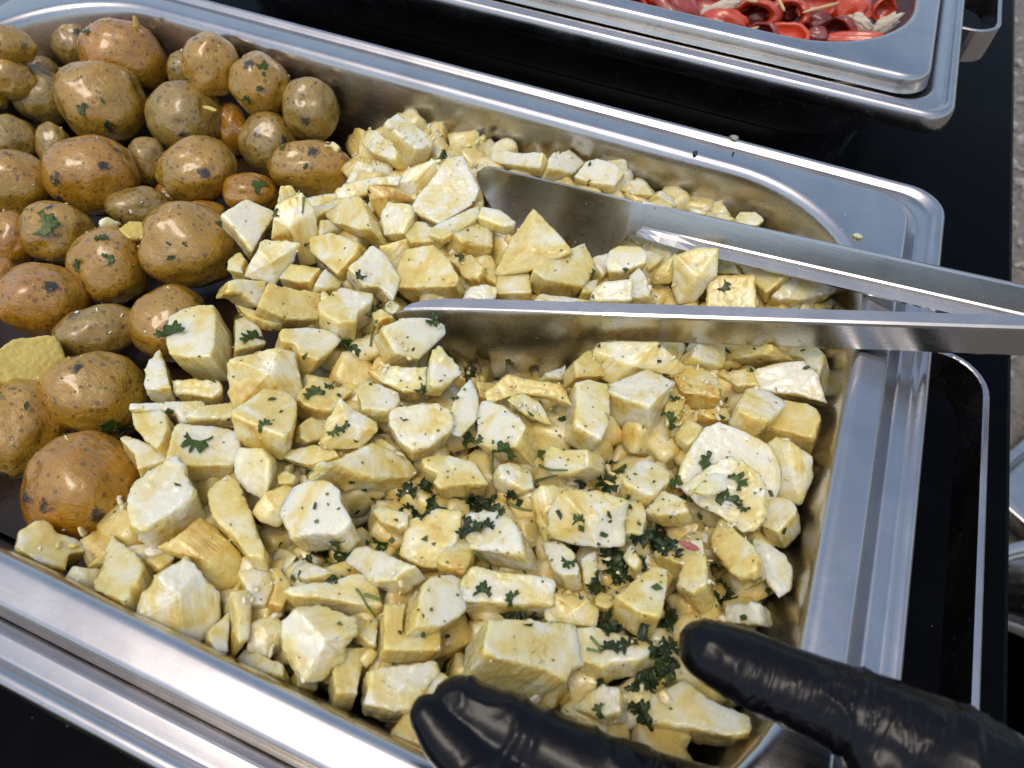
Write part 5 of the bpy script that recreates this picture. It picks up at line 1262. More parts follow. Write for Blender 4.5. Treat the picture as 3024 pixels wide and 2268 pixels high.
def lumps(name, items, mat, label, cat):
    verts, faces = [], []
    cutv = []
    for (c, sx, sy, sz, rot, sd) in items:
        off = Vector((sd * 3.1, sd * 1.7, sd * 0.9))
        b = len(verts)
        for v in LUMP(max(sx, sy, sz))[0]:
            m = max(abs(v.x), abs(v.y), abs(v.z))
            p = v.lerp(v / m, 0.93)
            p = p * (1 + 0.16 * noise.noise(p * 0.9 + off) + 0.05 * noise.noise(p * 4 + off))
            verts.append(c + rot @ Vector((p.x * sx, p.y * sy, p.z * sz)))
        for f in LUMP(max(sx, sy, sz))[1]:
            faces.append(tuple(k + b for k in f))
    o = mesh_obj(name, verts, faces, mat)
    at = o.data.attributes.new("cut", 'FLOAT', 'FACE')
    at.data.foreach_set("value", [0.5] * len(faces))
    at = o.data.attributes.new("rim", 'FLOAT', 'POINT')
    at.data.foreach_set("value", [0.3] * len(verts))
    tag(o, label, cat, None, "stuff")
    return o

def rand_rot(r):
    return Vector((r.gauss(0, 1), r.gauss(0, 1), r.gauss(0, 1))).normalized().to_track_quat('Z', 'Y').to_matrix() @ Matrix.Rotation(r.uniform(0, 6.28), 3, 'Z')

def hollow(x, y):
    # the tongs heads have pushed the food aside in front of them
    for (ox, oy, ux, uy, s0, s1, dmax) in ((0.1484, 0.0243, 0.963, 0.269, -0.072, 0.0, 0.032), (0.1423, 0.0955, 0.9999, -0.0166, -0.075, 0.002, 0.016)):
        dx, dy = x - ox, y - oy
        s, dd = dx * ux + dy * uy, dx * uy - dy * ux
        if s0 < s < s1 and -0.004 < dd < dmax: return True
    return False
rnd = random.Random(11)
items = []
y = -0.132
while y < 0.1385:
    x = -0.05
    while x < 0.2405:
        px, py = x + rnd.uniform(-.003, .003), y + rnd.uniform(-.003, .003)
        if in_cassava(px, py) and px < 0.2405 and (math.hypot(max(0, px - 0.175), max(0, abs(py) - 0.075)) < 0.0655):
            for z in (-0.050, -0.036, -0.0255):
                if z > -0.04 and px < EDGE_X(py) + 0.016: continue
                if z > -0.045 and hollow(px, py): continue
                s = rnd.uniform(0.0058, 0.0088)
                items.append((Vector((px + rnd.uniform(-.003, .003), py + rnd.uniform(-.003, .003), z + rnd.uniform(-.002, .002))), s, s * rnd.uniform(.7, 1.1), s * rnd.uniform(.7, 1.1), rand_rot(rnd), rnd.uniform(0, 90)))
        x += 0.0135
    y += 0.0135
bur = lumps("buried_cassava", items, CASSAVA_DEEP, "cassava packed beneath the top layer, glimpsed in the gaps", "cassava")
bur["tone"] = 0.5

# one tree of everything the herbs and crumbs can land on
def tree_of(objs):
    V, P = [], []
    for o in objs:
        mw = Matrix.LocRotScale(o.location, o.rotation_quaternion if o.rotation_mode == 'QUATERNION' else o.rotation_euler, o.scale)
        b = len(V)
        n = len(o.data.vertices)
        co = np.empty(n * 3, dtype=np.float32)
        o.data.vertices.foreach_get("co", co)
        M = np.array(mw)
        co = co.reshape(-1, 3) @ M[:3, :3].T + M[:3, 3]
        V += co.tolist()
        P += [tuple(k + b for k in p.vertices) for p in o.data.polygons]
    return BVHTree.FromPolygons(V, P, all_triangles=False)
BVH = tree_of(FOOD + [bur, pan])
DOWN = Vector((0, 0, -1))
def drop(x, y):
    h = BVH.ray_cast(Vector((x, y, 0.06)), DOWN)
    return h[0], h[1]

crumbs = []
rnd = random.Random(5)
n = 0
while n < 330:
    x, y = rnd.uniform(-0.06, 0.24), rnd.uniform(-0.142, 0.142)
    if not in_cassava(x + 0.01, y): continue
    p, nn = drop(x, y)
    if p is None: continue
    s = rnd.choice((0.00025, 0.0003, 0.0004, 0.0005, 0.0007))
    L = rnd.choice((1.0, 1.3, 1.6, 2.2, 5.0)) if s < 0.0005 else 1.2
    crumbs.append((p + nn * s * 0.3, s * L, s, s * 0.7, rand_rot(rnd), rnd.uniform(0, 90)))
    n += 1
n = 0
while n < 190:                            # broken flakes caught between the chunks
    x, y = rnd.uniform(-0.04, 0.238), rnd.uniform(-0.14, 0.14)
    if not in_cassava(x, y): continue
    p, nn = drop(x, y)
    if p is None or p.z > -0.014: continue
    s = rnd.uniform(0.0011, 0.0024)
    crumbs.append((p + nn * s * 0.3, s * rnd.uniform(1.0, 1.7), s, s * rnd.uniform(0.3, 0.7), rand_rot(rnd), rnd.uniform(0, 90)))
    n += 1
for (ax, ay, az, cnt) in CRUMB_SPOTS:
    for k in range(cnt):
        p, nn = drop(ax + rnd.gauss(0, .006), ay + rnd.gauss(0, .006))
        if p is None: continue
        s = rnd.choice((0.0003, 0.0004, 0.0006, 0.0009))
        crumbs.append((p + nn * s * 0.3, s * (rnd.uniform(1, 1.8) if s > 0.0005 else rnd.uniform(1, 6)), s, s * 0.7, rand_rot(rnd), rnd.uniform(0, 90)))
n = 0
while n < 150:
    x, y = rnd.uniform(-0.22, 0.05), rnd.uniform(-0.12, 0.14)
    if in_cassava(x, y): continue
    p, nn = drop(x, y)
    if p is None: continue
    s = rnd.choice((0.0003, 0.0005, 0.0007))
    crumbs.append((p + nn * s * 0.2, s * rnd.uniform(1, 2), s, s * 0.5, rand_rot(rnd), rnd.uniform(0, 90)))
    n += 1
cr = lumps("cassava_crumbs", crumbs, CASSAVA_DEEP, "small white cassava crumbs and shreds strewn over the food", "crumbs")
cr["tone"] = 0.15

# ---------------------------------------------------------------- parsley
def leaf_shape(rnd, slim, scrap=False):
    # one toothed parsley leaflet, base at the origin, tip along +Y, about 1 unit long
    m = 60
    rim = []
    if scrap:                             # a small chopped scrap: just an angular bit of leaf
        k = rnd.choice((3, 4, 4, 5))
        el = rnd.uniform(0.35, 0.8)
        a0 = rnd.uniform(0, 6.28)
        cs = []
        for i in range(k):
            a = a0 + 2 * math.pi * (i + rnd.uniform(-.25, .25)) / k
            r = rnd.uniform(0.45, 0.75)
            cs.append((math.cos(a) * r * el, 0.42 + math.sin(a) * r))
        for i in range(m):
            q = i / m * k
            (x0, y0), (x1, y1) = cs[int(q) % k], cs[(int(q) + 1) % k]
            f = q - int(q)
            rim.append((x0 + (x1 - x0) * f, y0 + (y1 - y0) * f))
        return rim
    n = rnd.choice((2, 2, 3, 4))
    cuts = [-0.85 + 1.7 * (i + rnd.uniform(0.2, 0.8)) / n for i in range(n)]
    dep = [rnd.uniform(0.25, 0.6) for _ in cuts]
    ph = rnd.uniform(0, 6.28)
    sx = 0.5 if slim else rnd.uniform(0.75, 1.0)
    skew = rnd.uniform(-0.25, 0.25)
    for i in range(m):
        q = -1 + 2 * i / (m - 1)
        a = q * math.pi * 0.55
        r = 0.95 - 0.30 * q * q + skew * q * 0.5
        for c, d_ in zip(cuts, dep):
            r *= 1 - d_ * math.exp(-((q - c) / 0.075) ** 2)
        r *= 1 + 0.09 * math.sin(q * 19 + ph) + rnd.uniform(-.04, .04)
        rim.append((math.sin(a) * r * sx, math.cos(a) * r))
    return rim

def make_leaf(idx, anchor, nrm, size, slim, wet, label):
    rnd = random.Random(900 + idx)
    rim = leaf_shape(rnd, slim, size < 0.0035)
    up = nrm.normalized()
    t = up.orthogonal().normalized()
    t.rotate(Matrix.Rotation(rnd.uniform(0, 6.283), 3, up))
    s = up.cross(t)
    rings = (0.34, 0.68, 1.0)
    pts = [(0.0, 0.42)]
    for r in rings:
        for (x, y) in rim:
            pts.append((x * r, 0.42 + (y - 0.42) * r))
    m = len(rim)
    curl = rnd.uniform(0.12, 0.55) * (1.5 if wet else 1.0)
    ofs = Vector((idx * 1.37, idx * 0.7, 3))
    top = []
    for (x, y) in pts:
        lx, ly = x * size, (y - 0.42) * size
        w = anchor + t * lx + s * ly
        hit = BVH.ray_cast(w + up * 0.006, -up, 0.012)
        if hit[0] is not None:
            w = w + up * min(0.003, max(-0.003, (hit[0] - w).dot(up))) 
        lift = 0.00035 + size * curl * (0.5 * (x * x + (y - .42) ** 2) + 0.45 * abs(noise.noise(Vector((x * 2.6, y * 2.6, 0)) + ofs)) + 0.5 * abs(x))
        top.append(w + up * lift)
    th = up * 0.00022
    verts = top + [p - th for p in top]
    N = len(top)
    faces = []
    for i in range(m - 1):
        faces.append((0, 1 + i, 2 + i))
        for k in range(len(rings) - 1):
            a, b = 1 + k * m + i, 1 + (k + 1) * m + i
            faces.append((a, b, b + 1, a + 1))
    faces.append((0, m, 1))
    base = 1 + (len(rings) - 1) * m
    full = list(faces)
    for f in faces: full.append(tuple(k + N for k in reversed(f)))
    for i in range(m - 1):
        full.append((base + i, base + i + N, base + i + 1 + N, base + i + 1))
    o = mesh_obj("parsley_leaf" if size > 0.0035 else "parsley_flake", verts, full, PARSLEY, None, True, anchor)
    o["wet"] = 0.85 if wet else rnd.choice((0.0, 0.1, 0.25, 0.4))
    tag(o, label, "parsley", "chopped parsley on the food")
    return o

def make_stem(idx, pts, label, rad=0.00062):
    P = []
    for k in range(len(pts) - 1):
        for j in range(6):
            P.append(pts[k].lerp(pts[k + 1], j / 6))
    P.append(pts[-1])
    for _ in range(3):
        P = [P[0]] + [(P[i - 1] + P[i] * 2 + P[i + 1]) / 4 for i in range(1, len(P) - 1)] + [P[-1]]
    verts, faces = [], []
    for i, p in enumerate(P):
        tdir = (P[min(i + 1, len(P) - 1)] - P[max(0, i - 1)]).normalized()
        a = tdir.orthogonal().normalized()
        b = tdir.cross(a)
        r = rad * (1.0 - 0.35 * i / len(P)) * (1 + 0.15 * noise.noise(p * 400))
        for k in range(6):
            an = k * math.pi / 3
            verts.append(p + a * math.cos(an) * r + b * math.sin(an) * r)
    for i in range(len(P) - 1):
        for k in range(6):
            j = (k + 1) % 6
            faces.append((i * 6 + k, i * 6 + j, i * 6 + 6 + j, i * 6 + 6 + k))
    faces.append(tuple(reversed(range(6))))
    faces.append(tuple(range(len(verts) - 6, len(verts))))
    o = mesh_obj("parsley_sprig", verts, faces, STEM, None, True, pts[0])
    tag(o, label, "parsley stem", "parsley stems on the food")
    return o

for i, row in enumerate(LEAVES):
    nums, fl, label = row.split("|")
    q = [float(x) for x in nums.split()]
    make_leaf(i, Vector(q[0:3]) * 1e-5, Vector(q[3:6]), q[6] * 1e-5, 's' in fl, 'd' in fl, label)
for i, row in enumerate(STEMS):
    nums, label = row.split("|")
    q = [float(x) for x in nums.split()]
    make_stem(i, [Vector(q[k:k + 3]) * 1e-5 for k in range(0, len(q), 3)], label)

# fine chopped specks: too many and too small to count
sv, sf = [], []
rnd = random.Random(77)
n = 0
while n < 560:
    if n > 420:
        x, y = rnd.uniform(-0.22, 0.03), rnd.uniform(-0.12, 0.135)
    elif n < 350:
        x, y = rnd.gauss(0.155, 0.055), rnd.gauss(-0.055, 0.045)
    else:
        x, y = rnd.uniform(-0.2, 0.235), rnd.uniform(-0.13, 0.135)
    if not (-0.22 < x < 0.238 and -0.142 < y < 0.14): continue
    p, nn = drop(x, y)
    if p is None or p.z < -0.03: continue
    s = rnd.uniform(0.0003, 0.0008) * (1.5 if rnd.random() < .2 else 1)
    t = nn.orthogonal().normalized()
    t.rotate(Matrix.Rotation(rnd.uniform(0, 6.28), 3, nn))
    u = nn.cross(t)
    b = len(sv)
    k = rnd.choice((4, 5))
    for j in range(k):
        a = 6.283 * j / k + rnd.uniform(-.4, .4)
        sv.append(p + nn * (0.0003 + rnd.uniform(0, .0003)) + t * math.cos(a) * s * rnd.uniform(.5, 1.2) + u * math.sin(a) * s * rnd.uniform(.35, .9))
    for j in range(k):
        sv.append(sv[b + j] - nn * 0.0002)
    sf.append(tuple(range(b, b + k)))
    sf.append(tuple(reversed(range(b + k, b + 2 * k))))
    for j in range(k):
        jj = (j + 1) % k
        sf.append((b + j, b + j + k, b + jj + k, b + jj))
    n += 1
sp = mesh_obj("parsley_specks", sv, sf, SPECK, None, False)
sp["wet"] = 0.35
tag(sp, "fine specks of chopped parsley sprinkled over potatoes and cassava", "parsley", None, "stuff")

# pink scrap on the cassava and dark bits on the rims
def scrap(name, c, s, mat, label, cat, seed, flat=0.5, group=None):
    off = Vector((seed * 2.3, seed, 1))
    vs_ = []
    for v in ICO3[0]:
        r = 1 + 0.35 * noise.noise(v * 1.6 + off)
        vs_.append(Vector((v.x * s[0], v.y * s[1], v.z * s[2])) * r)
    o = mesh_obj(name, vs_, ICO3[1], mat)
    o.location = c
    tag(o, label, cat, group)
    return o
for (nm, x, y, z, sx, sy, sz, mt, lab, cat, sd) in SCRAPS:
    scrap(nm, (x, y, z), (sx, sy, sz), {'p': PINK, 'd': TABLE_LEG, 's': STONE, 'w': CASSAVA, 'y': FLESH}[mt], lab, cat, sd)

# ---------------------------------------------------------------- serving tongs
def solid(o, th, off=0.0, soft=True):
    m = o.modifiers.new("thickness", 'SOLIDIFY')
    m.thickness = th
    m.offset = off
    if not soft: return o
    b = o.modifiers.new("soft_edge", 'BEVEL')
    b.width = 0.0003
    b.segments = 2
    b.limit_method = 'ANGLE'
    return o

tongs = empty("tongs", (0.33, 0.083, 0.0))
tag(tongs, "long steel serving tongs lying across the cassava with both heads dug in", "tongs")

def arm(P0, a, up, inn, L, top_h, sect, stations, slots, bulge, k0=0.06):
    """P0: neck of the head; a: unit axis to the hinge; sect: channel cross-section (inward, up); stations: head (s, low, high)."""
    verts, faces = [], []
    def pt(s, w, h): return P0 + a * s + inn * w + up * h
    n = len(sect)
    hs = [0.004, 0.010, 0.016, 0.024, 0.034, 0.05, 0.1, 0.15, 0.2, L]
    for s in hs:
        k = min(1.0, max(0.0, (s - 0.004) / 0.03))
        for (w, h) in sect:
            verts.append(pt(s, w * (k0 + (1 - k0) * k), h))
    for i in range(len(hs) - 1):
        for k in range(n - 1):
            faces.append((i * n + k, i * n + k + 1, (i + 1) * n + k + 1, (i + 1) * n + k))
    handle = mesh_obj("arm", [v - tongs.location for v in verts], faces, STEEL_T, tongs, False)
    solid(handle, 0.0011, 0.0, False)
    # head: a grid of columns over the blade outline with slots left open
    ss = []
    for (s0, l0, h0), (s1, l1, h1) in zip(stations, stations[1:]):
        m = max(1, int(abs(s1 - s0) / 0.0012))
        for j in range(m):
            t = j / m
            ss.append((s0 + (s1 - s0) * t, l0 + (l1 - l0) * t, h0 + (h1 - h0) * t))
    ss.append(stations[-1])
    # smooth the outline
    for _ in range(2):
        ss = [ss[0]] + [tuple((p[k] + 2 * q[k] + r[k]) / 4 for k in range(3)) for p, q, r in zip(ss, ss[1:], ss[2:])] + [ss[-1]]
    NR = 26
    verts, faces = [], []
    s_min = min(x[0] for x in ss)
    for (s, lo, hi) in ss:
        for j in range(NR + 1):
            h = lo + (hi - lo) * j / NR
            u = (s / s_min)
            bl = bulge * math.sin(math.pi * min(1, max(0, u))) * (1 - ((h - (lo + hi) / 2) / max(0.004, (hi - lo) / 2)) ** 2)
            verts.append(pt(s, -bl + 0.0002 + bulge * 0.4 * (1 - u) * 0, h))
    for i in range(len(ss) - 1):
        for j in range(NR):
            sm_ = (ss[i][0] + ss[i + 1][0]) / 2
            hm = (verts[i * (NR + 1) + j] + verts[(i + 1) * (NR + 1) + j + 1]) / 2
            hh = (hm - P0 - a * sm_).dot(up)
            cut = False
            for (c, w, ht) in slots:
                if abs(sm_ - c) < w and hh < ht - max(0, abs(sm_ - c) - w * 0.45) * 1.2: cut = True
            if cut: continue
            A = i * (NR + 1) + j
            faces.append((A, A + NR + 1, A + NR + 2, A + 1))
    used = sorted({k for f in faces for k in f})
    mp = {k: i for i, k in enumerate(used)}
    head = mesh_obj("head", [verts[k] - tongs.location for k in used], [tuple(mp[k] for k in f) for f in faces], STEEL_T, tongs)
    solid(head, 0.0011)
    return handle, head

# near arm: seen from outside, its flat top catching the sky
P0 = Vector((0.1484, 0.0243, -0.0120))
P1 = Vector((0.3111, 0.0698, 0.0080))
a = (P1 - P0).normalized()
inn = Vector((0, 0, 1)).cross(a).normalized()
up = a.cross(inn) * -1.0
if up.z < 0: up = -up
near_sec = [(0.0056, 0.0174), (0.0010, 0.0168), (0.0002, 0.0164), (0.0, 0.0155), (0.0, 0.0015), (0.0006, 0.0004), (0.0042, 0.0)]
near_st = [(0.006, 0.0004, 0.0160), (0.000, -0.0034, 0.0166), (-0.0043, -0.0096, 0.0167), (-0.009, -0.0173, 0.0168), (-0.0152, -0.0244, 0.0169), (-0.0224, -0.0294, 0.017), (-0.0311, -0.0330, 0.017),
           (-0.0405, -0.0355, 0.017), (-0.048, -0.0361, 0.017), (-0.058, -0.0345, 0.0168), (-0.0645, -0.0310, 0.0166), (-0.0723, -0.0209, 0.0164), (-0.079, -0.0080, 0.0155), (-0.0840, 0.0030, 0.0142), (-0.0869, 0.0095, 0.0125)]
near_slots = [(-0.0614, 0.0023, -0.0075), (-0.0492, 0.0023, -0.0035), (-0.0377, 0.0021, -0.0105), (-0.0262, 0.0019, -0.0160)]
arm(P0, a, up, inn, 0.245, 0.0166, near_sec, near_st, near_slots, 0.004, 1.0)
# the top flange runs on along the head's upper edge
lipv, lipf = [], []
for i, s in enumerate((0.0040, -0.02, -0.05, -0.064, -0.072, -0.078, -0.081)):
    w = (0.0056, 0.0056, 0.0056, 0.0053, 0.0045, 0.0030, 0.0013)[i]
    h = (0.0168, 0.0169, 0.0169, 0.0168, 0.0165, 0.0160, 0.0155)[i]
    for ww, hh in ((0.0002, h - 0.0006), (0.0010, h), (w, h + 0.0006 * (w - 0.001) / 0.0046)):
        lipv.append(P0 + a * s + inn * ww + up * hh - tongs.location)
for i in range(6):
    for k in range(2):
        lipf.append((i * 3 + k, i * 3 + k + 1, i * 3 + k + 4, i * 3 + k + 3))
solid(mesh_obj("head_lip", lipv, lipf, STEEL_T, tongs, False), 0.0011, 0.0, False)
NEND = P0 + a * 0.245
# far arm: rolled so its inner face looks up at the camera side
P0 = Vector((0.1423, 0.0955, -0.0080))
a = Vector((0.9952, -0.0165, 0.0969)).normalized()
up = Vector((-0.0816, 0.4118, 0.9076)).normalized()
inn = Vector((-0.0549, -0.9111, 0.4084)).normalized()
far_sec = [(0.0030, 0.0121), (0.0006, 0.0119), (0.0, 0.0113), (0.0, 0.0008), (0.0006, -0.0003), (0.0030, -0.0022), (0.0062, -0.0046)]
far_st = [(0.006, -0.0022, 0.0116), (0.000, -0.0050, 0.0117), (-0.0030, -0.0100, 0.0118), (-0.0065, -0.0150, 0.0119), (-0.0120, -0.0205, 0.012), (-0.0176, -0.0235, 0.0121), (-0.025, -0.0255, 0.0122), (-0.033, -0.0260, 0.0124), (-0.0420, -0.0248, 0.0125), (-0.0506, -0.0220, 0.0126),
          (-0.0590, -0.0180, 0.0128), (-0.0671, -0.0128, 0.0129), (-0.0725, -0.0080, 0.0134), (-0.0770, -0.0030, 0.0132), (-0.0805, 0.0020, 0.0118), (-0.0828, 0.0062, 0.0092)]
far_slots = [(-0.030, 0.0020, -0.0140), (-0.042, 0.0021, -0.0100), (-0.054, 0.0021, -0.0125)]
arm(P0, a, up, inn, 0.262, 0.012, far_sec, far_st, far_slots, 0.004)
FEND = P0 + a * 0.262
# sprung bend that joins the two arms
bv, bf = [], []
mid = (NEND + FEND) / 2
ax = (NEND - FEND)
rad = ax.length / 2
side = ax.normalized()
fw = Vector((1, 0.1, 0.05)).normalized()
for i in range(13):
    an = math.pi * i / 12
    c = mid + side * math.cos(an) * rad + fw * math.sin(an) * 0.022
    for h in (0.0, 0.006, 0.012, 0.0165):
        bv.append(c + Vector((0, 0, h)) - tongs.location)
for i in range(12):
    for k in range(3):
        bf.append((i * 4 + k, i * 4 + k + 1, i * 4 + k + 5, i * 4 + k + 4))
solid(mesh_obj("spring_bend", bv, bf, STEEL_T, tongs), 0.0011)

# ---------------------------------------------------------------- stuffed peppers in the pan behind
jl = rr_loop(HX - 0.0058, HY - 0.0058, 0.067, -0.0230)  # added sheet, covers pan floor that mirrors bright sky between the peppers
jp = mesh_obj("added_red_sheet", jl, [tuple(range(len(jl)))], ADDED_RED, None, False)
jp.location = (0, 0.428, 0)
tag(jp, "dark red sheet added to darken the gaps between the peppers in the far pan", "juice", None, "stuff")

def frame(e1, e2):
    return e1, e2, e1.cross(e2)

def make_pepper(i, c, a, b, e1, e2, kind, dark, label):
    e1, e2, e3 = frame(e1, e2)
    off = Vector((i * 3.7, i * 1.9, 5))
    rnd = random.Random(40 + i)
    vs_, fs_ = [], []
    if kind in 'ts':                      # ring of pepper wall (t: whole ring, s: open strip)
        nu, nv = 40, 12
        arc = 2 * math.pi if kind == 't' else math.pi * 1.15
        thick = 0.26
        for iu in range(nu if kind == 't' else nu + 1):
            u = arc * iu / nu + (0 if kind == 't' else -0.1)
            wob = 1 + 0.08 * noise.noise(Vector((math.cos(u), math.sin(u), 0)) * 1.6 + off)
            for iv in range(nv):
                w = 2 * math.pi * iv / nv
                rr = (1 - thick) * wob + thick * math.cos(w) * (0.9 + 0.2 * noise.noise(Vector((u, w, 1)) + off))
                zz = 0.95 * min(a, b) * math.sin(w) * (1 + 0.2 * noise.noise(Vector((u * 2, 0, 2)) + off))
                vs_.append(e1 * (math.cos(u) * rr * a) + e2 * (math.sin(u) * rr * b) + e3 * zz)
        m = nu if kind == 't' else nu + 1
        for iu in range(nu):
            for iv in range(nv):
                fs_.append((iu * nv + iv, ((iu + 1) % m) * nv + iv, ((iu + 1) % m) * nv + (iv + 1) % nv, iu * nv + (iv + 1) % nv))
        if kind == 's':
            fs_.append(tuple(reversed(range(nv))))
            fs_.append(tuple(range(nu * nv, nu * nv + nv)))
    elif kind == 'h':                      # halved pepper: a thick cup with a ruffled edge
        nu, nv = 44, 9
        tilt = Matrix.Rotation(rnd.uniform(-0.9, 0.9), 3, 'X') @ Matrix.Rotation(rnd.uniform(-0.9, 0.9), 3, 'Y') @ Matrix.Rotation(rnd.uniform(0, 6.28), 3, 'Z')
        prof = [(1.0, math.pi * 0.5 * (1 - k / (nv - 1)) ** 0.9) for k in range(nv)] + [(0.90, 0.0)] + [(0.80, math.pi * 0.5 * (k / (nv - 1))) for k in range(nv)]
        for (rr, el) in prof:
            for iu in range(nu):
                u = 2 * math.pi * iu / nu
                k = Vector((math.cos(u), math.sin(u), 0))
                ruf = 1 + 0.16 * noise.noise(k * 1.3 + off) + 0.07 * noise.noise(k * 4 + off) + 0.05 * noise.noise(Vector((math.cos(u) * 3, math.sin(u) * 3, el * 2)) + off)
                p = tilt @ Vector((math.cos(u) * math.cos(el) * rr * ruf, math.sin(u) * math.cos(el) * rr * ruf, -math.sin(el) * rr * 1.0 + 0.35))
                vs_.append(e1 * (p.x * a) + e2 * (p.y * b) + e3 * (p.z * min(a, b)))
        for i_ in range(len(prof) - 1):
            for iu in range(nu):
                j = (iu + 1) % nu
                fs_.append((i_ * nu + iu, i_ * nu + j, (i_ + 1) * nu + j, (i_ + 1) * nu + iu))
    else:                                  # folded, collapsed pepper body
        for v in icosphere_cached:
            fold = 0.34 * abs(noise.noise(Vector((v.x * 1.0, v.y * 2.6, v.z * 1.2)) + off)) + 0.16 * noise.noise(v * 1.5 + off) + 0.05 * noise.noise(v * 6 + off)
            r = 1.12 - fold - (0.25 if kind == 'c' else 0.0) * math.exp(-((v.x - 0.1) ** 2 + (v.y) ** 2) / 0.12) * (1 if v.z > 0 else 0)
            vs_.append((e1 * (v.x * a) + e2 * (v.y * b) + e3 * (v.z * min(a, b) * 0.9)) * r)
        fs_ = ICO4[1]
    o = mesh_obj("stuffed_pepper", vs_, fs_, PEPPER)
    o.location = c
    o["dark"] = dark
    tag(o, label, "pepper", "red stuffed peppers")
    return o
ICO4 = icosphere(4)
icosphere_cached = ICO4[0]

def make_cheese(i, c, a, b, e1, e2, label):
    e1, e2, e3 = frame(e1, e2)
    off = Vector((i * 5.3, 2, i))
    vs_ = []
    for v in ICO4[0]:
        r = 1 + 0.45 * noise.noise(v * 1.8 + off) + 0.2 * noise.noise(v * 5 + off)
        vs_.append((e1 * (v.x * a) + e2 * (v.y * b) + e3 * (v.z * min(a, b) * 0.5)) * r)
    o = mesh_obj("cheese_filling", vs_, ICO4[1], CHEESE)
    o.location = c
    tag(o, label, "cheese", "cheese on the peppers")

for i, row in enumerate(PEPPERS):
    nums, kind, dark, label = row.split("|")
    q = [float(x) for x in nums.split()]
    c, a, b = Vector(q[0:3]) * 1e-4, q[3] * 1e-4, q[4] * 1e-4
    e1, e2 = Vector(q[5:8]).normalized(), Vector(q[8:11]).normalized()
    if kind == 'w': make_cheese(i, c, a, b, e1, e2, label)
    else: make_pepper(i, c, a, b, e1, e2, kind, float(dark), label)

rnd = random.Random(8)
placed = []
for k in range(4000):
    if len(placed) >= 34: break
    x, y = rnd.uniform(-0.225, 0.225), rnd.uniform(0.30, 0.555)
    if y - (0.1437 + (x + 0.3076) * 0.4754) < 0.034: continue         # beyond the picture edge only
    if math.hypot(max(0, abs(x) - 0.178), max(0, abs(y - 0.428) - 0.075)) > 0.05: continue
    if any(math.hypot(x - a, y - b) < 0.034 for a, b in placed): continue
    placed.append((x, y))
    an = rnd.uniform(0, 6.28)
    make_pepper(60 + len(placed), Vector((x, y, -0.014 + rnd.uniform(-.004, .004))), rnd.uniform(0.019, 0.026), rnd.uniform(0.014, 0.019),
                Vector((math.cos(an), math.sin(an), rnd.uniform(-.2, .2))).normalized(), Vector((-math.sin(an), math.cos(an), 0)), rnd.choice('bbhhts'), rnd.choice((0.0, 0.1, 0.3, 0.7)),
                "red stuffed pepper in the part of the pan past the picture edge")
    bpy.context.scene.collection.objects[-1]["group"] = "stuffed peppers past the picture edge"

def toothpick(p0, p1, label):
    d_ = p1 - p0
    L = d_.length
    x_ = d_.normalized()
    a_ = x_.orthogonal().normalized()
    b_ = x_.cross(a_)
    vs_, fs_ = [], []
    st = ((0, 0.15), (0.12, 0.8), (0.25, 1.0), (0.8, 1.0), (1.0, 0.9))
    for (t, r) in st:
        for k in range(8):
            an = k * math.pi / 4
            vs_.append(x_ * (L * t) + (a_ * math.cos(an) + b_ * math.sin(an)) * 0.0011 * r)
    for i in range(len(st) - 1):
        for k in range(8):
            j = (k + 1) % 8
            fs_.append((i * 8 + k, i * 8 + j, i * 8 + 8 + j, i * 8 + 8 + k))
    fs_.append(tuple(reversed(range(8))))
    fs_.append(tuple(range(len(vs_) - 8, len(vs_))))
    o = mesh_obj("toothpick", vs_, fs_, WOOD)
    o.location = p0
    tag(o, label, "toothpick", "toothpicks in the peppers")
for row in TOOTHPICKS:
    nums, label = row.split("|")
    q = [float(x) * 1e-4 for x in nums.split()]
    toothpick(Vector(q[0:3]), Vector(q[3:6]), label)

# ---------------------------------------------------------------- gloved hand
def capsule_chain(verts, faces, pts, rads, flat=None, seg=18):
    """Tapered tube with round ends along the joints."""
    P, Rr = [], []
    for k in range(len(pts) - 1):
        for j in range(8):
            t = j / 8
            P.append(pts[k].lerp(pts[k + 1], t)); Rr.append(rads[k] + (rads[k + 1] - rads[k]) * t)
    P.append(pts[-1]); Rr.append(rads[-1])
    for _ in range(4):
        P = [P[0]] + [(P[i - 1] + P[i] * 2 + P[i + 1]) / 4 for i in range(1, len(P) - 1)] + [P[-1]]
    d0 = (P[0] - P[1]).normalized(); d1 = (P[-1] - P[-2]).normalized()
    pre = [(P[0] + d0 * Rr[0] * math.sin(a), Rr[0] * math.cos(a)) for a in (1.5, 1.2, 0.8, 0.4)]
    post = [(P[-1] + d1 * Rr[-1] * math.sin(a), Rr[-1] * math.cos(a)) for a in (0.4, 0.8, 1.2, 1.5)]
    chain = pre + list(zip(P, Rr)) + post
    b = len(verts)
    ref = Vector((0, 0, 1))
    for i, (p, r) in enumerate(chain):
        q0 = chain[max(0, i - 1)][0]; q1 = chain[min(len(chain) - 1, i + 1)][0]
        t = (q1 - q0).normalized()
        u = ref.cross(t).normalized()
        w = t.cross(u)
        for k in range(seg):
            an = 2 * math.pi * k / seg
            verts.append(p + (u * math.cos(an) + w * math.sin(an) * 0.9) * r)
    n = len(chain)
    for i in range(n - 1):
        for k in range(seg):
            j = (k + 1) % seg
            faces.append((b + i * seg + k, b + i * seg + j, b + (i + 1) * seg + j, b + (i + 1) * seg + k))
    faces.append(tuple(b + k for k in reversed(range(seg))))
    faces.append(tuple(b + (n - 1) * seg + k for k in range(seg)))

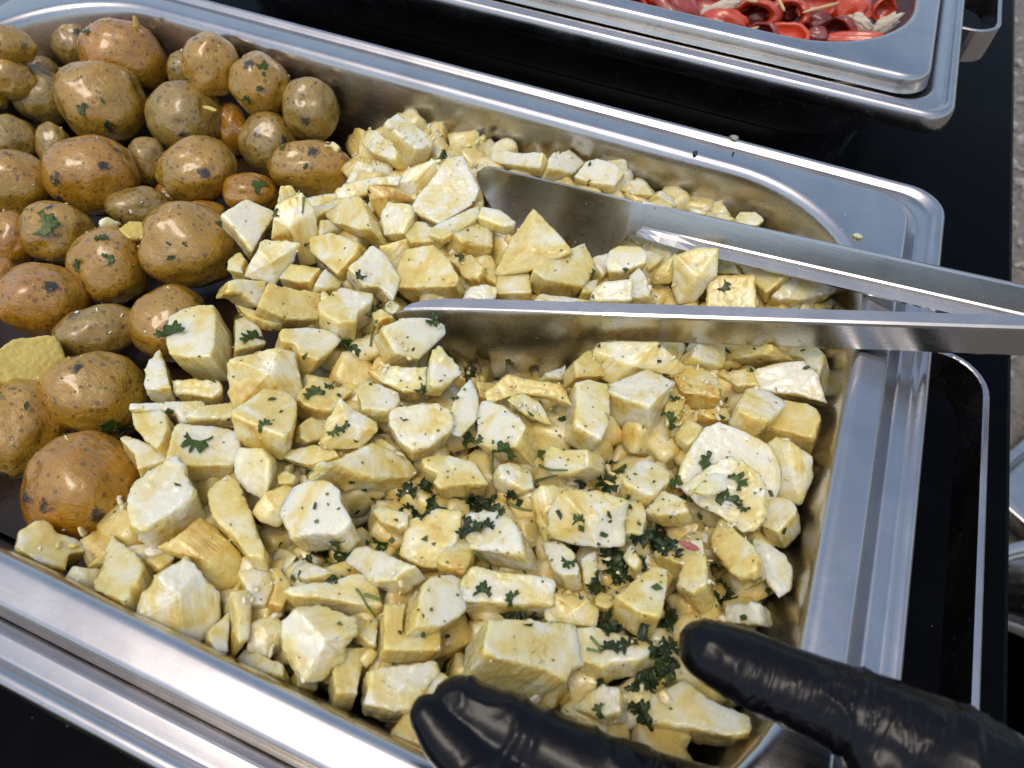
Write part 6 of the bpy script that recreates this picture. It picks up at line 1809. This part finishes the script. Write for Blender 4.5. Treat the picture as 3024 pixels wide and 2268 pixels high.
hv, hf = [], []
for pts, rads in HAND:
    capsule_chain(hv, hf, [Vector(p) for p in pts], rads)
hm = bpy.data.meshes.new("hand_base")
hm.from_pydata([tuple(v) for v in hv], [], hf)
ho = bpy.data.objects.new("gloved_hand", hm)
link(ho)
m = ho.modifiers.new("fuse", 'REMESH'); m.mode = 'VOXEL'; m.voxel_size = 0.00095
m = ho.modifiers.new("soften", 'SMOOTH'); m.factor = 0.5; m.iterations = 7
dg = bpy.context.evaluated_depsgraph_get()
ev = ho.evaluated_get(dg)
hm2 = bpy.data.meshes.new_from_object(ev, depsgraph=dg)
ho.modifiers.clear()
ho.data = hm2
hm2.materials.clear(); hm2.materials.append(GLOVE)
nrm_ = [v.normal.copy() for v in hm2.vertices]
for v, nn in zip(hm2.vertices, nrm_):
    p = v.co
    # loose glove: broad pinched folds with sharp crests and a few finer creases
    q = Vector((p.x * 62, p.y * 46, p.z * 46)) + Vector((noise.noise(p * 40), noise.noise(p * 40 + Vector((9, 0, 0))), 0)) * 0.9
    r1 = 1 - min(1, abs(noise.noise(q)) * 2.3)
    r2 = 1 - min(1, abs(noise.noise(Vector((p.x * 150, p.y * 95, p.z * 95)) + Vector((7, 3, 1)))) * 2.6)
    v.co = p + nn * (0.0009 * r1 ** 4 + 0.0006 * r2 ** 5 * (0.15 + 0.85 * r1) + 0.0008 * noise.noise(p * 38))
hm2.polygons.foreach_set("use_smooth", [True] * len(hm2.polygons))
hm2.update()
tag(ho, "hand in a crumpled black glove reaching in over the near corner of the pan", "hand")

# ---------------------------------------------------------------- steel things on the ground past the table edge
def steel_tub(loc, rz, sc, label):
    e = empty("steel_pan", loc)
    e.rotation_euler = (0, 0, rz)
    e.scale = (sc, sc, sc)
    o = sweep("basin", [(o_, z_ + 0.0655, r_) for o_, z_, r_ in PAN_PROFILE], HX, HY, STEEL_C, e)
    tag(e, label, "pan", "spare steel pans on the ground")
    return e
for (loc, rz, sc, lab) in TUBS:
    steel_tub(loc, rz, sc, lab)

def lathe(name, prof, mat, parent=None, n=48):
    vs_, fs_ = [], []
    for (r, z) in prof:
        for k in range(n):
            a_ = 2 * math.pi * k / n
            vs_.append((r * math.cos(a_), r * math.sin(a_), z))
    for i in range(len(prof) - 1):
        for k in range(n):
            j = (k + 1) % n
            fs_.append((i * n + k, i * n + j, (i + 1) * n + j, (i + 1) * n + k))
    fs_.append(tuple(reversed(range(n))))
    return mesh_obj(name, vs_, fs_, mat, parent)
pot = lathe("steel_pot", [(0.17, 0.0), (0.19, 0.01), (0.2, 0.03), (0.2, 0.22), (0.206, 0.228), (0.212, 0.231), (0.216, 0.228), (0.213, 0.224), (0.2, 0.221), (0.196, 0.21), (0.194, 0.03), (0.18, 0.012)], STEEL_C)
pot.location = POT_LOC
tag(pot, "round steel pot on the ground beside the table edge", "pot")

# loose pebbles where the ground shows beside the table
pv, pf = [], []
rnd = random.Random(3)
for k in range(420):
    x, y = rnd.uniform(0.6, 1.15), rnd.uniform(0.75, 2.4)
    s = rnd.uniform(0.006, 0.02)
    b = len(pv)
    rot = rand_rot(rnd)
    for v in ICO1[0]:
        q = rot @ Vector((v.x * s, v.y * s * 0.8, v.z * s * 0.6)) * (1 + rnd.uniform(-.15, .15))
        pv.append((x + q.x, y + q.y, GZ + s * 0.3 + q.z))
    pf += [tuple(i + b for i in f) for f in ICO1[1]]
pb = mesh_obj("gravel_pebbles", pv, pf, STONE, None, False)
tag(pb, "loose grey pebbles lying on the gravel ground", "gravel", None, "stuff")
